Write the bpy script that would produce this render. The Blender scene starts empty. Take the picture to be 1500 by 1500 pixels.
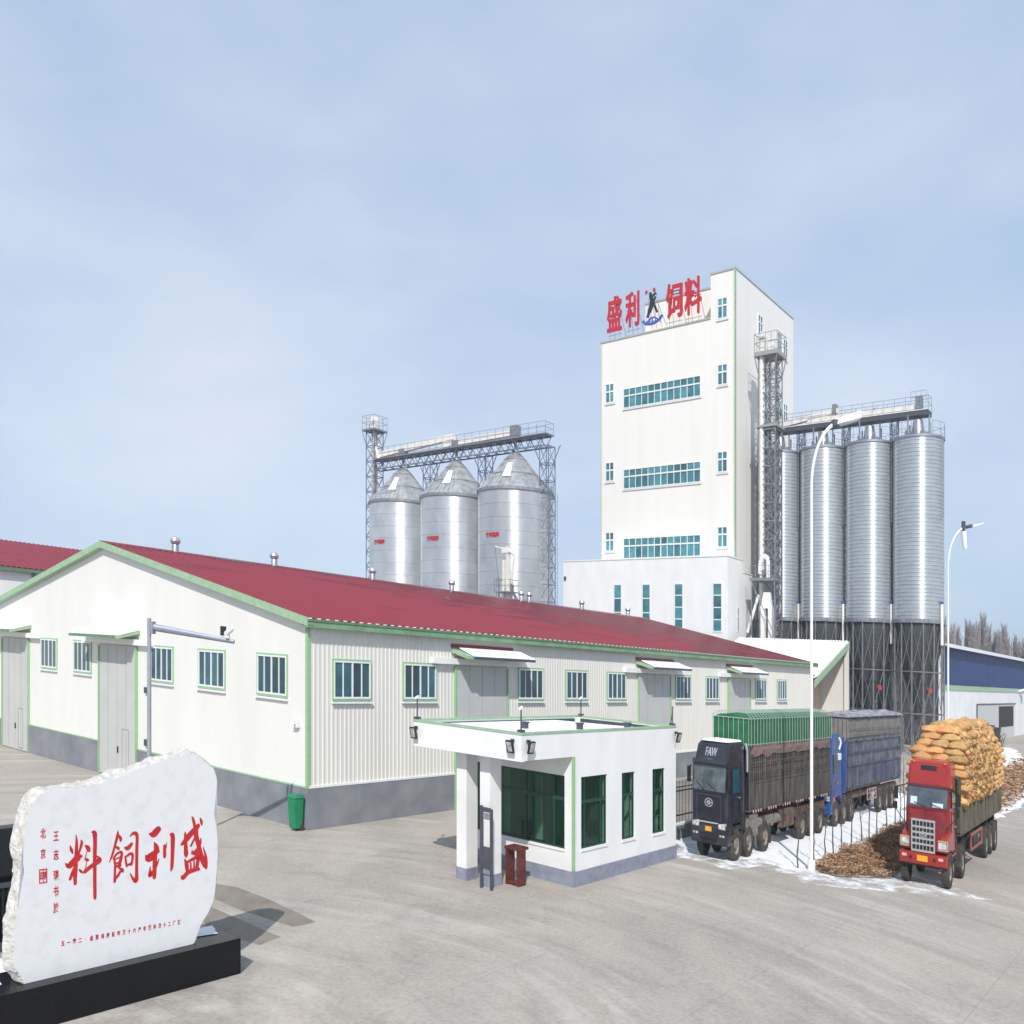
import bpy, bmesh, math, random
from mathutils import Vector, noise
R = math.radians
rnd = random.Random(7)
scene = bpy.context.scene
C = scene.collection

# ------------------------------------------------------------------ camera
cam_d = bpy.data.cameras.new('camera')
cam = bpy.data.objects.new('camera', cam_d); C.objects.link(cam)
cam.location = (0, 0, 8.4); cam.rotation_euler = (R(90), 0, 0)
cam_d.sensor_width = 36; cam_d.sensor_fit = 'HORIZONTAL'
cam_d.lens = 36 * 1259 / 1500
cam_d.shift_y = 0.1433
cam_d.clip_start = .5; cam_d.clip_end = 6000
scene.camera = cam

# ------------------------------------------------------------------ sky and sun (behind the camera, 43 degrees up)
SUN = Vector((-.105, -1.537, 1.5)).normalized()
SKY_STRENGTH = .15; SUN_STRENGTH = 3.6; EXPOSURE = .34
elev = math.asin(SUN.z); azim = math.atan2(SUN.x, SUN.y)
world = bpy.data.worlds.new('World'); scene.world = world; world.use_nodes = True
nt = world.node_tree; N = nt.nodes; L = nt.links; N.clear()
wo = N.new('ShaderNodeOutputWorld'); bg = N.new('ShaderNodeBackground'); L.new(bg.outputs[0], wo.inputs[0])
sky = N.new('ShaderNodeTexSky'); sky.sky_type = 'NISHITA'; sky.sun_disc = False
sky.sun_elevation = elev; sky.sun_rotation = azim
sky.air_density = 1.0; sky.dust_density = 1.0; sky.ozone_density = 1.3; sky.altitude = 50
tc = N.new('ShaderNodeTexCoord'); mp = N.new('ShaderNodeMapping'); mp.inputs['Scale'].default_value = (1.2, 1.2, 2.6)
mp.inputs['Rotation'].default_value = (0, R(14), 0)
nz = N.new('ShaderNodeTexNoise'); nz.inputs['Scale'].default_value = 1.5; nz.inputs['Detail'].default_value = 7; nz.inputs['Roughness'].default_value = .52
rmp = N.new('ShaderNodeValToRGB'); rmp.color_ramp.elements[0].position = .34; rmp.color_ramp.elements[1].position = .72
rmp.color_ramp.elements[0].color = (2.15, 3.02, 4.2, 1); rmp.color_ramp.elements[1].color = (4.05, 4.4, 5.0, 1)
mixc = N.new('ShaderNodeMix'); mixc.data_type = 'RGBA'
L.new(tc.outputs['Generated'], mp.inputs[0]); L.new(mp.outputs[0], nz.inputs[0]); L.new(nz.outputs[0], rmp.inputs[0])
L.new(rmp.outputs[0], mixc.inputs[7]); L.new(sky.outputs[0], mixc.inputs[6]); mixc.inputs[0].default_value = .86
L.new(mixc.outputs[2], bg.inputs[0]); bg.inputs[1].default_value = SKY_STRENGTH
sl = bpy.data.lights.new('sun', 'SUN'); sl.energy = SUN_STRENGTH; sl.angle = R(.5); sl.color = (1, .955, .89)
so = bpy.data.objects.new('sun', sl); C.objects.link(so); so.rotation_euler = SUN.to_track_quat('Z', 'Y').to_euler(); so.location = (0, -40, 60)
scene.view_settings.view_transform = 'Standard'; scene.view_settings.look = 'None'
scene.view_settings.gamma = 1; scene.view_settings.exposure = EXPOSURE
scene.view_settings.use_curve_mapping = False
try:
    scene.cycles.max_bounces = 6; scene.cycles.use_denoising = True
except Exception: pass

# ------------------------------------------------------------------ the site: whole scene stretched in height and sheared down to the right to match the image
Z_STRETCH = 1.5            # heights are written in metres, then stretched vertically by this to match the stretched image
Z_SHEAR = .0581            # downward shear of the site per metre, matching the image's tilted horizon
def warped_site(x, y, z): return Vector((x, y, Z_STRETCH * z - Z_SHEAR * x))
class Frame:
    def __init__(s, x, y, ang, z=0):
        s.x, s.y, s.z, s.c, s.s = x, y, z, math.cos(ang), math.sin(ang); s.ang = ang
    def xy(s, p, q): return (s.x + p * s.c - q * s.s, s.y + p * s.s + q * s.c)
    def at(s, p, q, z=0): x, y = s.xy(p, q); return Frame(x, y, s.ang, s.z + z)
    def world(s): return warped_site(s.x, s.y, s.z)
    def lin(s, p, q, z):
        dx = p * s.c - q * s.s; dy = p * s.s + q * s.c
        return Vector((dx, dy, Z_STRETCH * z - Z_SHEAR * dx))
B_ANG = math.atan2(.770022, .638018)
HALL = Frame(-9.36, 39.40, B_ANG)          # near corner of the big hall; p runs along its long wall, q along its gable

# ------------------------------------------------------------------ materials
MATS = {}
def mat(name, col, rough=.6, metal=0., var=.08, scale=3., bump=.0, bscale=40., col2=None, emit=None, spec=.5, stretch=None, detail=4., mid=.5, width=.3, objvar=0., coat=0., sun_fade=0):
    if name in MATS: return MATS[name]
    m = bpy.data.materials.new(name); m.use_nodes = True; nt = m.node_tree; n = nt.nodes; l = nt.links
    bs = n['Principled BSDF']; bs.inputs['Roughness'].default_value = rough; bs.inputs['Metallic'].default_value = metal
    bs.inputs['Specular IOR Level'].default_value = spec
    if coat: bs.inputs['Coat Weight'].default_value = coat
    g = n.new('ShaderNodeNewGeometry'); mpn = n.new('ShaderNodeMapping'); l.new(g.outputs['Position'], mpn.inputs[0])
    if stretch: mpn.inputs['Scale'].default_value = stretch
    t = n.new('ShaderNodeTexNoise'); t.inputs['Scale'].default_value = scale; t.inputs['Detail'].default_value = detail; l.new(mpn.outputs[0], t.inputs[0])
    r = n.new('ShaderNodeValToRGB'); r.color_ramp.elements[0].position = mid - width / 2; r.color_ramp.elements[1].position = mid + width / 2
    c1 = col; c2 = col2 if col2 else tuple(min(1, c * (1 + var)) for c in col)
    if not col2: c1 = tuple(c * (1 - var) for c in col)
    r.color_ramp.elements[0].color = (*c1, 1); r.color_ramp.elements[1].color = (*c2, 1)
    l.new(t.outputs[0], r.inputs[0]); out = r.outputs[0]
    if objvar:
        oi = n.new('ShaderNodeObjectInfo'); hs = n.new('ShaderNodeHueSaturation'); mr = n.new('ShaderNodeMapRange')
        mr.inputs[3].default_value = 1 - objvar; mr.inputs[4].default_value = 1 + objvar
        l.new(oi.outputs['Random'], mr.inputs[0]); l.new(mr.outputs[0], hs.inputs['Value']); l.new(out, hs.inputs['Color']); out = hs.outputs[0]
    l.new(out, bs.inputs['Base Color'])
    if bump:
        t2 = n.new('ShaderNodeTexNoise'); t2.inputs['Scale'].default_value = bscale; t2.inputs['Detail'].default_value = 5; l.new(mpn.outputs[0], t2.inputs[0])
        b = n.new('ShaderNodeBump'); b.inputs['Strength'].default_value = bump; b.inputs['Distance'].default_value = .05
        l.new(t2.outputs[0], b.inputs['Height']); l.new(b.outputs[0], bs.inputs['Normal'])
    if emit: bs.inputs['Emission Color'].default_value = (*emit[:3], 1); bs.inputs['Emission Strength'].default_value = emit[3]
    MATS[name] = m; return m
CREAM = mat('cream_sheet', (.66, .645, .60), .45, var=.04, scale=1.2, bump=.03, bscale=3, stretch=(1, 1, .12), detail=7)
CREAM_G = mat('cream_gable', (.71, .705, .675), .5, var=.03, scale=.5, bump=.05, bscale=2.5, stretch=(1, 1, .3))
TOWERC = mat('tower_panel', (.71, .70, .66), .55, col2=(.77, .76, .72), width=.6, scale=.5, bump=.04, bscale=1.5, stretch=(1.6, 1.6, .10), detail=7)
WHITE = mat('white_render', (.70, .705, .71), .7, col2=(.78, .785, .79), width=.5, scale=1., bump=.04, bscale=12, stretch=(1, 1, .35), detail=8)
WHITE_D = mat('weathered_white_render', (.66, .66, .65), .75, col2=(.76, .765, .77), scale=1.1, width=.35, bump=.06, bscale=14)
PAINTW = mat('white_paint', (.78, .78, .77), .35, var=.03)
GREY = mat('grey_plinth', (.20, .215, .245), .8, var=.10, scale=1.3, bump=.08, bscale=20)
DIRTYGREY = mat('worn_plinth', (.155, .165, .19), .85, col2=(.25, .26, .28), scale=.8, width=.5, bump=.1, bscale=16)
GREEN = mat('green_trim', (.27, .46, .25), .45, var=.06)
GREENL = mat('pale_green_trim', (.29, .44, .28), .5, var=.08)
GREEND = mat('dark_green_gutter', (.10, .22, .12), .5, var=.12)
DOORG = mat('grey_door', (.47, .475, .465), .5, var=.04, scale=.7)
FRAME = mat('window_frame', (.72, .74, .74), .4, var=.03)
GLASS = mat('dark_glass', (.012, .045, .065), .06, var=.5, scale=1.2, spec=.7, objvar=.45, col2=(.03, .11, .135), width=.5)
TEAL = mat('teal_glass', (.03, .125, .16), .07, scale=.9, spec=.7, objvar=.4, col2=(.07, .25, .28), width=.45)
SNOW = mat('snow', (.78, .80, .83), .65, var=.05, scale=2., bump=.35, bscale=5)
STEEL = mat('galvanised_steel', (.40, .415, .44), .38, metal=.85, var=.10, scale=.6, bump=.03, bscale=4)
GALV = mat('lattice_steel', (.23, .245, .275), .6, metal=.35, var=.2, scale=2)
GALVB = mat('blue_grey_lattice', (.155, .19, .26), .6, metal=.3, var=.2, scale=2)
WPIPE = mat('white_duct', (.70, .68, .63), .5, var=.08, scale=2)
BLACK = mat('black_granite', (.005, .0055, .007), .22, var=.4, scale=30, spec=.28)
BLKM = mat('black_metal', (.012, .013, .015), .4, var=.2)
DGREY = mat('dark_grey_metal', (.06, .065, .085), .5, var=.15)
RUBBER = mat('rubber', (.018, .017, .016), .85, col2=(.075, .065, .055), scale=2.5, width=.4)
RIM = mat('dusty_rim', (.20, .18, .16), .6, var=.25, scale=6)
RUST = mat('rust_red_wood', (.10, .022, .016), .7, var=.3, scale=5)
RED = mat('red_letters', (.47, .008, .018), .4, var=.04)
REDINK = mat('red_carved_paint', (.50, .012, .015), .55, var=.10, scale=8)
TRUCKRED = mat('red_truck_paint', (.30, .018, .014), .28, var=.12, scale=1.5, coat=.4)
TRUCKRED_D = mat('dusty_red_paint', (.17, .014, .018), .4, var=.2, scale=2)
TRUCKBLK = mat('dark_truck_paint', (.022, .024, .036), .25, var=.3, scale=2, coat=.4)
TRUCKBLUE = mat('blue_truck_paint', (.02, .075, .29), .35, var=.25, scale=2.5, coat=.3)
CARGO = mat('grimy_cargo_side', (.035, .037, .038), .8, col2=(.13, .12, .105), scale=2, width=.4, stretch=(2, 2, .35), detail=6)
CARGOB = mat('dirty_blue_side', (.07, .09, .17), .8, col2=(.24, .24, .26), scale=1.2, width=.4)
CARGOR = mat('brown_green_side', (.045, .042, .034), .85, col2=(.17, .145, .105), scale=2.2, width=.4, stretch=(2, 2, .35), detail=6)
MUD = mat('dusty_brown_metal', (.13, .085, .065), .85, var=.3, scale=3)
TARPG = mat('green_tarpaulin', (.014, .13, .05), .6, var=.2, scale=2, bump=.5, bscale=2)
TARPB = mat('brown_tarpaulin', (.20, .135, .12), .8, var=.12, scale=3, bump=.4, bscale=4)
TARPGR = mat('grey_tarpaulin', (.17, .16, .15), .85, col2=(.28, .265, .245), scale=1.5, width=.5, bump=.5, bscale=2)
BROWNW = mat('brown_planks', (.10, .06, .04), .8, col2=(.20, .13, .09), scale=4, width=.4)
SACK = mat('orange_sack', (.50, .235, .085), .85, col2=(.55, .32, .13), scale=4, width=.4, bump=.8, bscale=14, objvar=.2)
SACKY = mat('yellow_sack', (.54, .355, .15), .85, col2=(.40, .21, .08), scale=5, width=.35, bump=.8, bscale=14, objvar=.25)
SACKD = mat('sack_core', (.22, .11, .04), .9, var=.2)
YPLATE = mat('yellow_plate', (.70, .33, .02), .4, var=.02)
CHROME = mat('chrome', (.65, .66, .68), .25, metal=.8, var=.05)
LAMP = mat('headlamp_glass', (.22, .23, .22), .12, col2=(.60, .61, .60), scale=9, width=.3, spec=.8)
AMBER = mat('amber_lamp', (.6, .16, .02), .3)
WSCREEN = mat('windscreen', (.10, .13, .15), .05, col2=(.03, .04, .05), scale=2.2, width=.5, spec=.9)
BLUEP = mat('blue_panel', (.014, .036, .135), .5, var=.08)
BINGRN = mat('green_bin', (.006, .20, .085), .45, var=.1)
LEAF = mat('dead_leaves', (.20, .10, .045), .9, col2=(.46, .29, .16), scale=3, width=.5)
TWIG = mat('twig', (.085, .055, .055), .9, var=.2)
BARK = mat('hazed_bark', (.25, .225, .225), .95, var=.15)  # poplar bark paled, distance haze put into its colour
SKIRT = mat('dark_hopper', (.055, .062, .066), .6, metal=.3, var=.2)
BLUEPOST = mat('blue_pipe', (.03, .10, .40), .5)
BEIGE = mat('beige_inner_wall', (.47, .37, .275), .7, var=.05)

# ------------------------------------------------------------------ mesh builder
class MB:
    def __init__(s, tf=None): s.v = []; s.f = []; s.mi = []; s.tf = tf; s.m = 0; s.sm = []
    def add(s, vs, fs, smooth=False):
        o = len(s.v)
        s.v += [s.tf(*v) if s.tf else tuple(v) for v in vs]
        for f in fs: s.f.append(tuple(i + o for i in f)); s.mi.append(s.m); s.sm.append(smooth)
        return s
    def box(s, a0, a1, b0, b1, c0, c1):
        return s.add([(a0,b0,c0),(a1,b0,c0),(a1,b1,c0),(a0,b1,c0),(a0,b0,c1),(a1,b0,c1),(a1,b1,c1),(a0,b1,c1)],
                     [(0,3,2,1),(4,5,6,7),(0,1,5,4),(1,2,6,5),(2,3,7,6),(3,0,4,7)])
    def hexa(s, P): return s.add(P, [(0,3,2,1),(4,5,6,7),(0,1,5,4),(1,2,6,5),(2,3,7,6),(3,0,4,7)])
    def tube(s, p, q, r, n=5, r2=None, cap=True, flat=1.):
        p, q = Vector(p), Vector(q); d = q - p
        if d.length < 1e-6: return s
        d.normalize(); u = d.cross(Vector((0,0,1)) if abs(d.z) < .9 else Vector((1,0,0))).normalized(); w = d.cross(u)
        r2 = r if r2 is None else r2; vs = []
        for c, rr in ((p, r), (q, r2)):
            for k in range(n):
                a = 2*math.pi*(k+.5)/n; e = c + rr*(math.cos(a)*u + math.sin(a)*w); vs.append(tuple(e))
        fs = [(k, (k+1)%n, n+(k+1)%n, n+k) for k in range(n)]
        if cap: fs += [tuple(range(n-1,-1,-1)), tuple(range(n,2*n))]
        return s.add(vs, fs, smooth=n > 5)
    def path(s, pts, r, n=6):
        for a, b in zip(pts, pts[1:]): s.tube(a, b, r, n)
        return s
    def lathe(s, prof, n=32, cx=0, cy=0, capb=False, capt=False, smooth=True, a0=0, a1=2*math.pi):
        vs = []; full = abs(a1-a0-2*math.pi) < 1e-6; m = n if full else n+1
        for r, z in prof:
            for k in range(m):
                a = a0+(a1-a0)*k/n; vs.append((cx+r*math.cos(a), cy+r*math.sin(a), z))
        fs = []
        for j in range(len(prof)-1):
            for k in range(n):
                k2 = (k+1) % m
                fs.append((j*m+k, j*m+k2, (j+1)*m+k2, (j+1)*m+k))
        if capb: fs.append(tuple(range(m-1,-1,-1)))
        if capt: fs.append(tuple((len(prof)-1)*m+k for k in range(m)))
        return s.add(vs, fs, smooth)
    def prism(s, pts, b0, b1):       # pts in (a,c) plane, extruded along b
        n = len(pts)
        vs = [(a,b0,c) for a,c in pts]+[(a,b1,c) for a,c in pts]
        return s.add(vs, [tuple(range(n)), tuple(range(2*n-1,n-1,-1))]+[((k+1)%n, k, n+k, n+(k+1)%n) for k in range(n)])
    def prismz(s, pts, z0, z1):
        n = len(pts)
        vs = [(a,b,z0) for a,b in pts]+[(a,b,z1) for a,b in pts]
        return s.add(vs, [tuple(range(n-1,-1,-1)), tuple(range(n,2*n))]+[(k, (k+1)%n, n+(k+1)%n, n+k) for k in range(n)])
    def ribs(s, a0, a1, pitch, depth, b, c0, c1, skew=None):   # corrugated sheet, ribs rise toward -b
        vs = []; fs = []; n = max(1, round((a1-a0)/pitch)); pt = (a1-a0)/n; row = []
        for k in range(n):
            x = a0+k*pt; row += [(x, 0), (x+.5*pt, 0), (x+.6*pt, depth), (x+.9*pt, depth)]
        row.append((a1, 0))
        for x, d in row:
            if skew: vs += [skew(x, d, 0), skew(x, d, 1)]
            else: vs += [(x, b-d, c0), (x, b-d, c1)]
        for k in range(len(row)-1): fs.append((2*k, 2*k+2, 2*k+3, 2*k+1))
        return s.add(vs, fs)
    def mesh(s, fr, mats, bevel=0, recalc=True, name='mesh'):
        me = bpy.data.meshes.new(name)
        me.from_pydata([fr.lin(*v) for v in s.v], [], s.f)
        for m in (mats if isinstance(mats, (list, tuple)) else [mats]): me.materials.append(m)
        me.polygons.foreach_set('material_index', s.mi)
        if recalc or bevel:
            bm = bmesh.new(); bm.from_mesh(me)
            if bevel:
                bmesh.ops.remove_doubles(bm, verts=bm.verts, dist=.0005)
                bmesh.ops.bevel(bm, geom=[e for e in bm.edges if len(e.link_faces) == 2 and e.calc_face_angle(0) > .5], offset=bevel, segments=3, affect='EDGES', clamp_overlap=True)
            bmesh.ops.recalc_face_normals(bm, faces=bm.faces)
            bm.to_mesh(me); bm.free()
        if any(s.sm):
            me.polygons.foreach_set('use_smooth', [True]*len(me.polygons))
            me.set_sharp_from_angle(angle=R(32))
        me.update(); return me
ORD = ['first', 'second', 'third', 'fourth', 'fifth', 'sixth', 'seventh', 'eighth', 'ninth', 'tenth', 'eleventh', 'twelfth', 'thirteenth', 'fourteenth', 'fifteenth', 'sixteenth', 'seventeenth', 'eighteenth', 'nineteenth', 'twentieth', 'twenty-first', 'twenty-second', 'twenty-third', 'twenty-fourth', 'twenty-fifth', 'twenty-sixth']
def tag(o, label=None, cat=None, group=None, kind=None):
    if label: o['label'] = label
    if cat: o['category'] = cat
    if group: o['group'] = group
    if kind: o['kind'] = kind
    return o
def thing(name, fr, label, cat, group=None):
    o = bpy.data.objects.new(name, None); C.objects.link(o); o.location = fr.world(); o.empty_display_size = .3
    return tag(o, label, cat, group)
def place(name, me, parent, fr=None, off=(0,0,0), **kw):
    o = bpy.data.objects.new(name, me); C.objects.link(o)
    if parent: o.parent = parent
    o.location = fr.lin(*off) if (parent and fr) else (fr.world() if fr else (0,0,0))
    tag(o, **kw); return o
def part(name, mb, m, parent, fr, off=(0,0,0), bevel=0, recalc=True, **kw):
    me = mb.mesh(fr, m, bevel, recalc, name)
    return place(name, me, parent, fr, off, **kw)
def solo(name, mb, m, fr, label=None, cat=None, group=None, kind=None, bevel=0, recalc=True):
    return place(name, mb.mesh(fr, m, bevel, recalc, name), None, fr, label=label, cat=cat, group=group, kind=kind)
def kids(o): return [c for c in bpy.data.objects if c.parent == o]
def copy_tree(o, fr_from=None, fr_to=None, parent=None, table=None):
    if table is None:
        table = {}
        for c in bpy.data.objects:
            if c.parent: table.setdefault(c.parent.name, []).append(c)
    c = o.copy(); C.objects.link(c); c.parent = parent
    if fr_to: c.location = fr_to.world()
    for ch in table.get(o.name, []): copy_tree(ch, parent=c, table=table)
    return c
# wall orientations inside a frame: s along the wall, d outward, z up
FRONT = lambda s, d, z: (-d, s, z)      # wall facing back along p (the gable side)
SIDE = lambda s, d, z: (s, -d, z)       # wall facing -q (the long side)
CACHE = {}
def cached(key, fr, make, mats, bevel=0):
    k = (key, round(fr.ang, 3))
    if k not in CACHE: CACHE[k] = make().mesh(fr, mats, bevel, True, key if isinstance(key, str) else key[0])
    return CACHE[k]
def glyphs(text, size, depth=.02, bold=0.):
    cu = bpy.data.curves.new('text', 'FONT'); cu.body = text; cu.size = size; cu.extrude = depth/2; cu.offset = bold; cu.resolution_u = 2
    cu.align_x = 'CENTER'; cu.align_y = 'CENTER'
    o = bpy.data.objects.new('text', cu); C.objects.link(o); bpy.context.view_layer.update()
    me = o.to_mesh(); vs = [tuple(v.co) for v in me.vertices]; fs = [tuple(p.vertices) for p in me.polygons]
    o.to_mesh_clear(); bpy.data.objects.remove(o); bpy.data.curves.remove(cu); return vs, fs
def put_text(mb, text, s, z, size, d=.0, depth=.02, bold=0., sx=1., sz=1., flip=1):
    vs, fs = glyphs(text, size, depth, bold)
    if vs:
        cx = (min(v[0] for v in vs)+max(v[0] for v in vs))/2; cy = (min(v[1] for v in vs)+max(v[1] for v in vs))/2
        mb.add([(s+flip*(v[0]-cx)*sx, d+v[2], z+(v[1]-cy)*sz/1.) for v in vs], fs)
# ------------------------------------------------------------------ ground
def ground_mat():
    m = bpy.data.materials.new('concrete_yard'); m.use_nodes = True; nt = m.node_tree; n = nt.nodes; l = nt.links
    bs = n['Principled BSDF']; bs.inputs['Roughness'].default_value = .85
    g = n.new('ShaderNodeNewGeometry')
    def noise_(scale, detail, stretch=(1,1,1), dist=0., rot=0):
        mp = n.new('ShaderNodeMapping'); mp.inputs['Scale'].default_value = stretch; mp.inputs['Rotation'].default_value = (0,0,rot); l.new(g.outputs['Position'], mp.inputs[0])
        t = n.new('ShaderNodeTexNoise'); t.inputs['Scale'].default_value = scale; t.inputs['Detail'].default_value = detail; t.inputs['Distortion'].default_value = dist
        l.new(mp.outputs[0], t.inputs[0]); return t.outputs[0]
    def ramp(src, stops):
        r = n.new('ShaderNodeValToRGB'); e = r.color_ramp.elements
        e[0].position, e[0].color = stops[0][0], (*stops[0][1], 1); e[1].position, e[1].color = stops[-1][0], (*stops[-1][1], 1)
        for p, c in stops[1:-1]: q = e.new(p); q.color = (*c, 1)
        l.new(src, r.inputs[0]); return r.outputs[0]
    def mix(f, a, b, mode='MIX'):
        x = n.new('ShaderNodeMix'); x.data_type = 'RGBA'; x.blend_type = mode
        for s, v in ((0, f), (6, a), (7, b)):
            if hasattr(v, 'is_linked'): l.new(v, x.inputs[s])
            else: x.inputs[s].default_value = v if s == 0 else (*v, 1)
        return x.outputs[2]
    big = ramp(noise_(.085, 4, dist=.8), [(.35, (.30, .275, .25)), (.5, (.385, .355, .32)), (.66, (.47, .42, .36))])
    mid = noise_(.55, 6, (1, .35, 1), .5, R(25))
    c = mix(.55, big, ramp(mid, [(.3, (.28, .262, .24)), (.7, (.45, .41, .36))]), 'MIX')
    fine = noise_(9, 6)
    c = mix(.32, c, ramp(fine, [(.3, (.14, .135, .13)), (.7, (.42, .40, .38))]))
    # frost dust drawn out in sweeping arcs by turning wheels
    sep = n.new('ShaderNodeSeparateXYZ'); l.new(g.outputs['Position'], sep.inputs[0])
    def math_(op, a, b=None):
        x = n.new('ShaderNodeMath'); x.operation = op
        for i, v in enumerate((a, b)):
            if v is None: continue
            if hasattr(v, 'is_linked'): l.new(v, x.inputs[i])
            else: x.inputs[i].default_value = v
        return x.outputs[0]
    dx = math_('SUBTRACT', sep.outputs[0], -9.); dy = math_('SUBTRACT', sep.outputs[1], 16.)
    rad = math_('SQRT', math_('ADD', math_('MULTIPLY', dx, dx), math_('MULTIPLY', dy, dy)))
    ang = math_('ARCTAN2', dy, dx)
    cmb = n.new('ShaderNodeCombineXYZ'); l.new(math_('MULTIPLY', rad, 1.1), cmb.inputs[0]); l.new(math_('MULTIPLY', ang, 2.6), cmb.inputs[1])
    t = n.new('ShaderNodeTexNoise'); t.inputs['Scale'].default_value = 1.; t.inputs['Detail'].default_value = 7; t.inputs['Roughness'].default_value = .62; l.new(cmb.outputs[0], t.inputs[0])
    arcs = ramp(t.outputs[0], [(.47, (0,0,0)), (.72, (1,1,1))])
    patch = ramp(noise_(.14, 3), [(.40, (0,0,0)), (.60, (1,1,1))])
    fr = math_('MULTIPLY', math_('MULTIPLY', arcs, patch), .6)
    c = mix(fr, c, (.60, .57, .54))
    arcs2 = ramp(t.outputs[0], [(.30, (1,1,1)), (.44, (0,0,0))])
    c = mix(math_('MULTIPLY', arcs2, .38), c, (.19, .185, .18))
    # hairline cracks and dark wet stains
    vo = n.new('ShaderNodeTexVoronoi'); vo.feature = 'DISTANCE_TO_EDGE'; vo.inputs['Scale'].default_value = .16
    dm = n.new('ShaderNodeMix'); dm.data_type = 'RGBA'; dm.blend_type = 'ADD'; dm.inputs[0].default_value = 2.2; l.new(g.outputs['Position'], dm.inputs[6])
    wn = n.new('ShaderNodeTexNoise'); wn.inputs['Scale'].default_value = .9; wn.inputs['Detail'].default_value = 6; l.new(g.outputs['Position'], wn.inputs[0]); l.new(wn.outputs[1], dm.inputs[7]); l.new(dm.outputs[2], vo.inputs[0])
    crk = ramp(vo.outputs[0], [(.0, (1,1,1)), (.006, (0,0,0))])
    c = mix(math_('MULTIPLY', crk, .16), c, (.12, .11, .10))
    stn = ramp(noise_(.35, 7, (1, 1, 1), 1.2), [(.60, (0,0,0)), (.74, (1,1,1))])
    c = mix(math_('MULTIPLY', stn, .35), c, (.19, .18, .17))
    # slab joints
    br = n.new('ShaderNodeTexBrick'); br.offset = 0; br.inputs['Scale'].default_value = 1.; br.inputs['Mortar Size'].default_value = .012
    br.inputs['Brick Width'].default_value = 5.; br.inputs['Row Height'].default_value = 5.; br.inputs['Color1'].default_value = (0,0,0,1); br.inputs['Color2'].default_value = (0,0,0,1); br.inputs['Mortar'].default_value = (1,1,1,1)
    mp = n.new('ShaderNodeMapping'); mp.inputs['Rotation'].default_value = (0,0,-B_ANG); l.new(g.outputs['Position'], mp.inputs[0]); l.new(mp.outputs[0], br.inputs[0])
    c = mix(math_('MULTIPLY', br.outputs[0], .30), c, (.10, .095, .09))
    c = mix(1., c, (.97, .95, .92), 'MULTIPLY')
    l.new(c, bs.inputs['Base Color'])
    b = n.new('ShaderNodeBump'); b.inputs['Strength'].default_value = .25; b.inputs['Distance'].default_value = .03; l.new(fine, b.inputs['Height']); l.new(b.outputs[0], bs.inputs['Normal'])
    return m
YARD = ground_mat()
WLD = Frame(0, 0, 0)
m = MB(); n_ = 40
xs = [-2500,-1200,-500,-200,-100,-50,-25,-12,0,12,25,50,100,200,500,1200,2500]; ys = [-400,-100,-20,0,10,20,30,45,60,90,130,200,400,900,2000,4000]
m.add([(x, y, 0) for y in ys for x in xs], [(j*len(xs)+i, j*len(xs)+i+1, (j+1)*len(xs)+i+1, (j+1)*len(xs)+i) for j in range(len(ys)-1) for i in range(len(xs)-1)])
solo('ground', m, YARD, WLD, label='grey frost-dusted concrete yard sheared downward to the right', kind='structure', recalc=False)

def patch_mesh(pts, z, edge=.25, step=.35, seed=1, dome=.04):
    """an irregular sheet with a ragged edge: rings shrink to the centroid"""
    r_ = random.Random(seed); out = []
    for (x0, y0), (x1, y1) in zip(pts, pts[1:]+pts[:1]):
        n = max(1, int(math.hypot(x1-x0, y1-y0)/step))
        for k in range(n):
            t = k/n; x = x0+(x1-x0)*t; y = y0+(y1-y0)*t
            q = noise.noise(Vector((x*.9, y*.9, seed)))*edge*1.6 + r_.uniform(-1, 1)*edge*.35
            out.append((x+q, y+noise.noise(Vector((y*.9, x*.9, seed+9)))*edge*1.6))
    bm = bmesh.new(); vs = [bm.verts.new((x, y, z)) for x, y in out]; bm.faces.new(vs)
    bmesh.ops.triangulate(bm, faces=bm.faces)
    V = [tuple(v.co) for v in bm.verts]; F = [tuple(v.index for v in f.verts) for f in bm.faces]
    bm.verts.index_update(); F = [tuple(v.index for v in f.verts) for f in bm.faces]; bm.free()
    return MB().add(V, F)
def thin_snow():
    m = bpy.data.materials.new('thin_snow'); m.use_nodes = True; n = m.node_tree.nodes; l = m.node_tree.links; b = n['Principled BSDF']
    b.inputs['Base Color'].default_value = (.74, .76, .78, 1); b.inputs['Roughness'].default_value = .8
    g = n.new('ShaderNodeNewGeometry'); t = n.new('ShaderNodeTexNoise'); t.inputs['Scale'].default_value = 1.3; t.inputs['Detail'].default_value = 9; t.inputs['Roughness'].default_value = .68; l.new(g.outputs['Position'], t.inputs[0])
    r = n.new('ShaderNodeValToRGB'); r.color_ramp.elements[0].position = .42; r.color_ramp.elements[1].position = .60; l.new(t.outputs[0], r.inputs[0])
    tr = n.new('ShaderNodeBsdfTransparent'); mx = n.new('ShaderNodeMixShader'); l.new(r.outputs[0], mx.inputs[0]); l.new(tr.outputs[0], mx.inputs[1]); l.new(b.outputs[0], mx.inputs[2]); l.new(mx.outputs[0], n['Material Output'].inputs[0]); return m
THIN = thin_snow()
def sheet(name, pts, z, m_, label, seed=1, edge=.25, **kw):
    return solo(name, patch_mesh(pts, z, edge, seed=seed), m_, WLD, label=label, kind='structure', recalc=True, **kw)
TRACKM = mat('brown_tyre_mud', (.17, .14, .11), .85, col2=(.24, .215, .185), scale=2.2, width=.5, stretch=(1, .4, 1))
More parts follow.
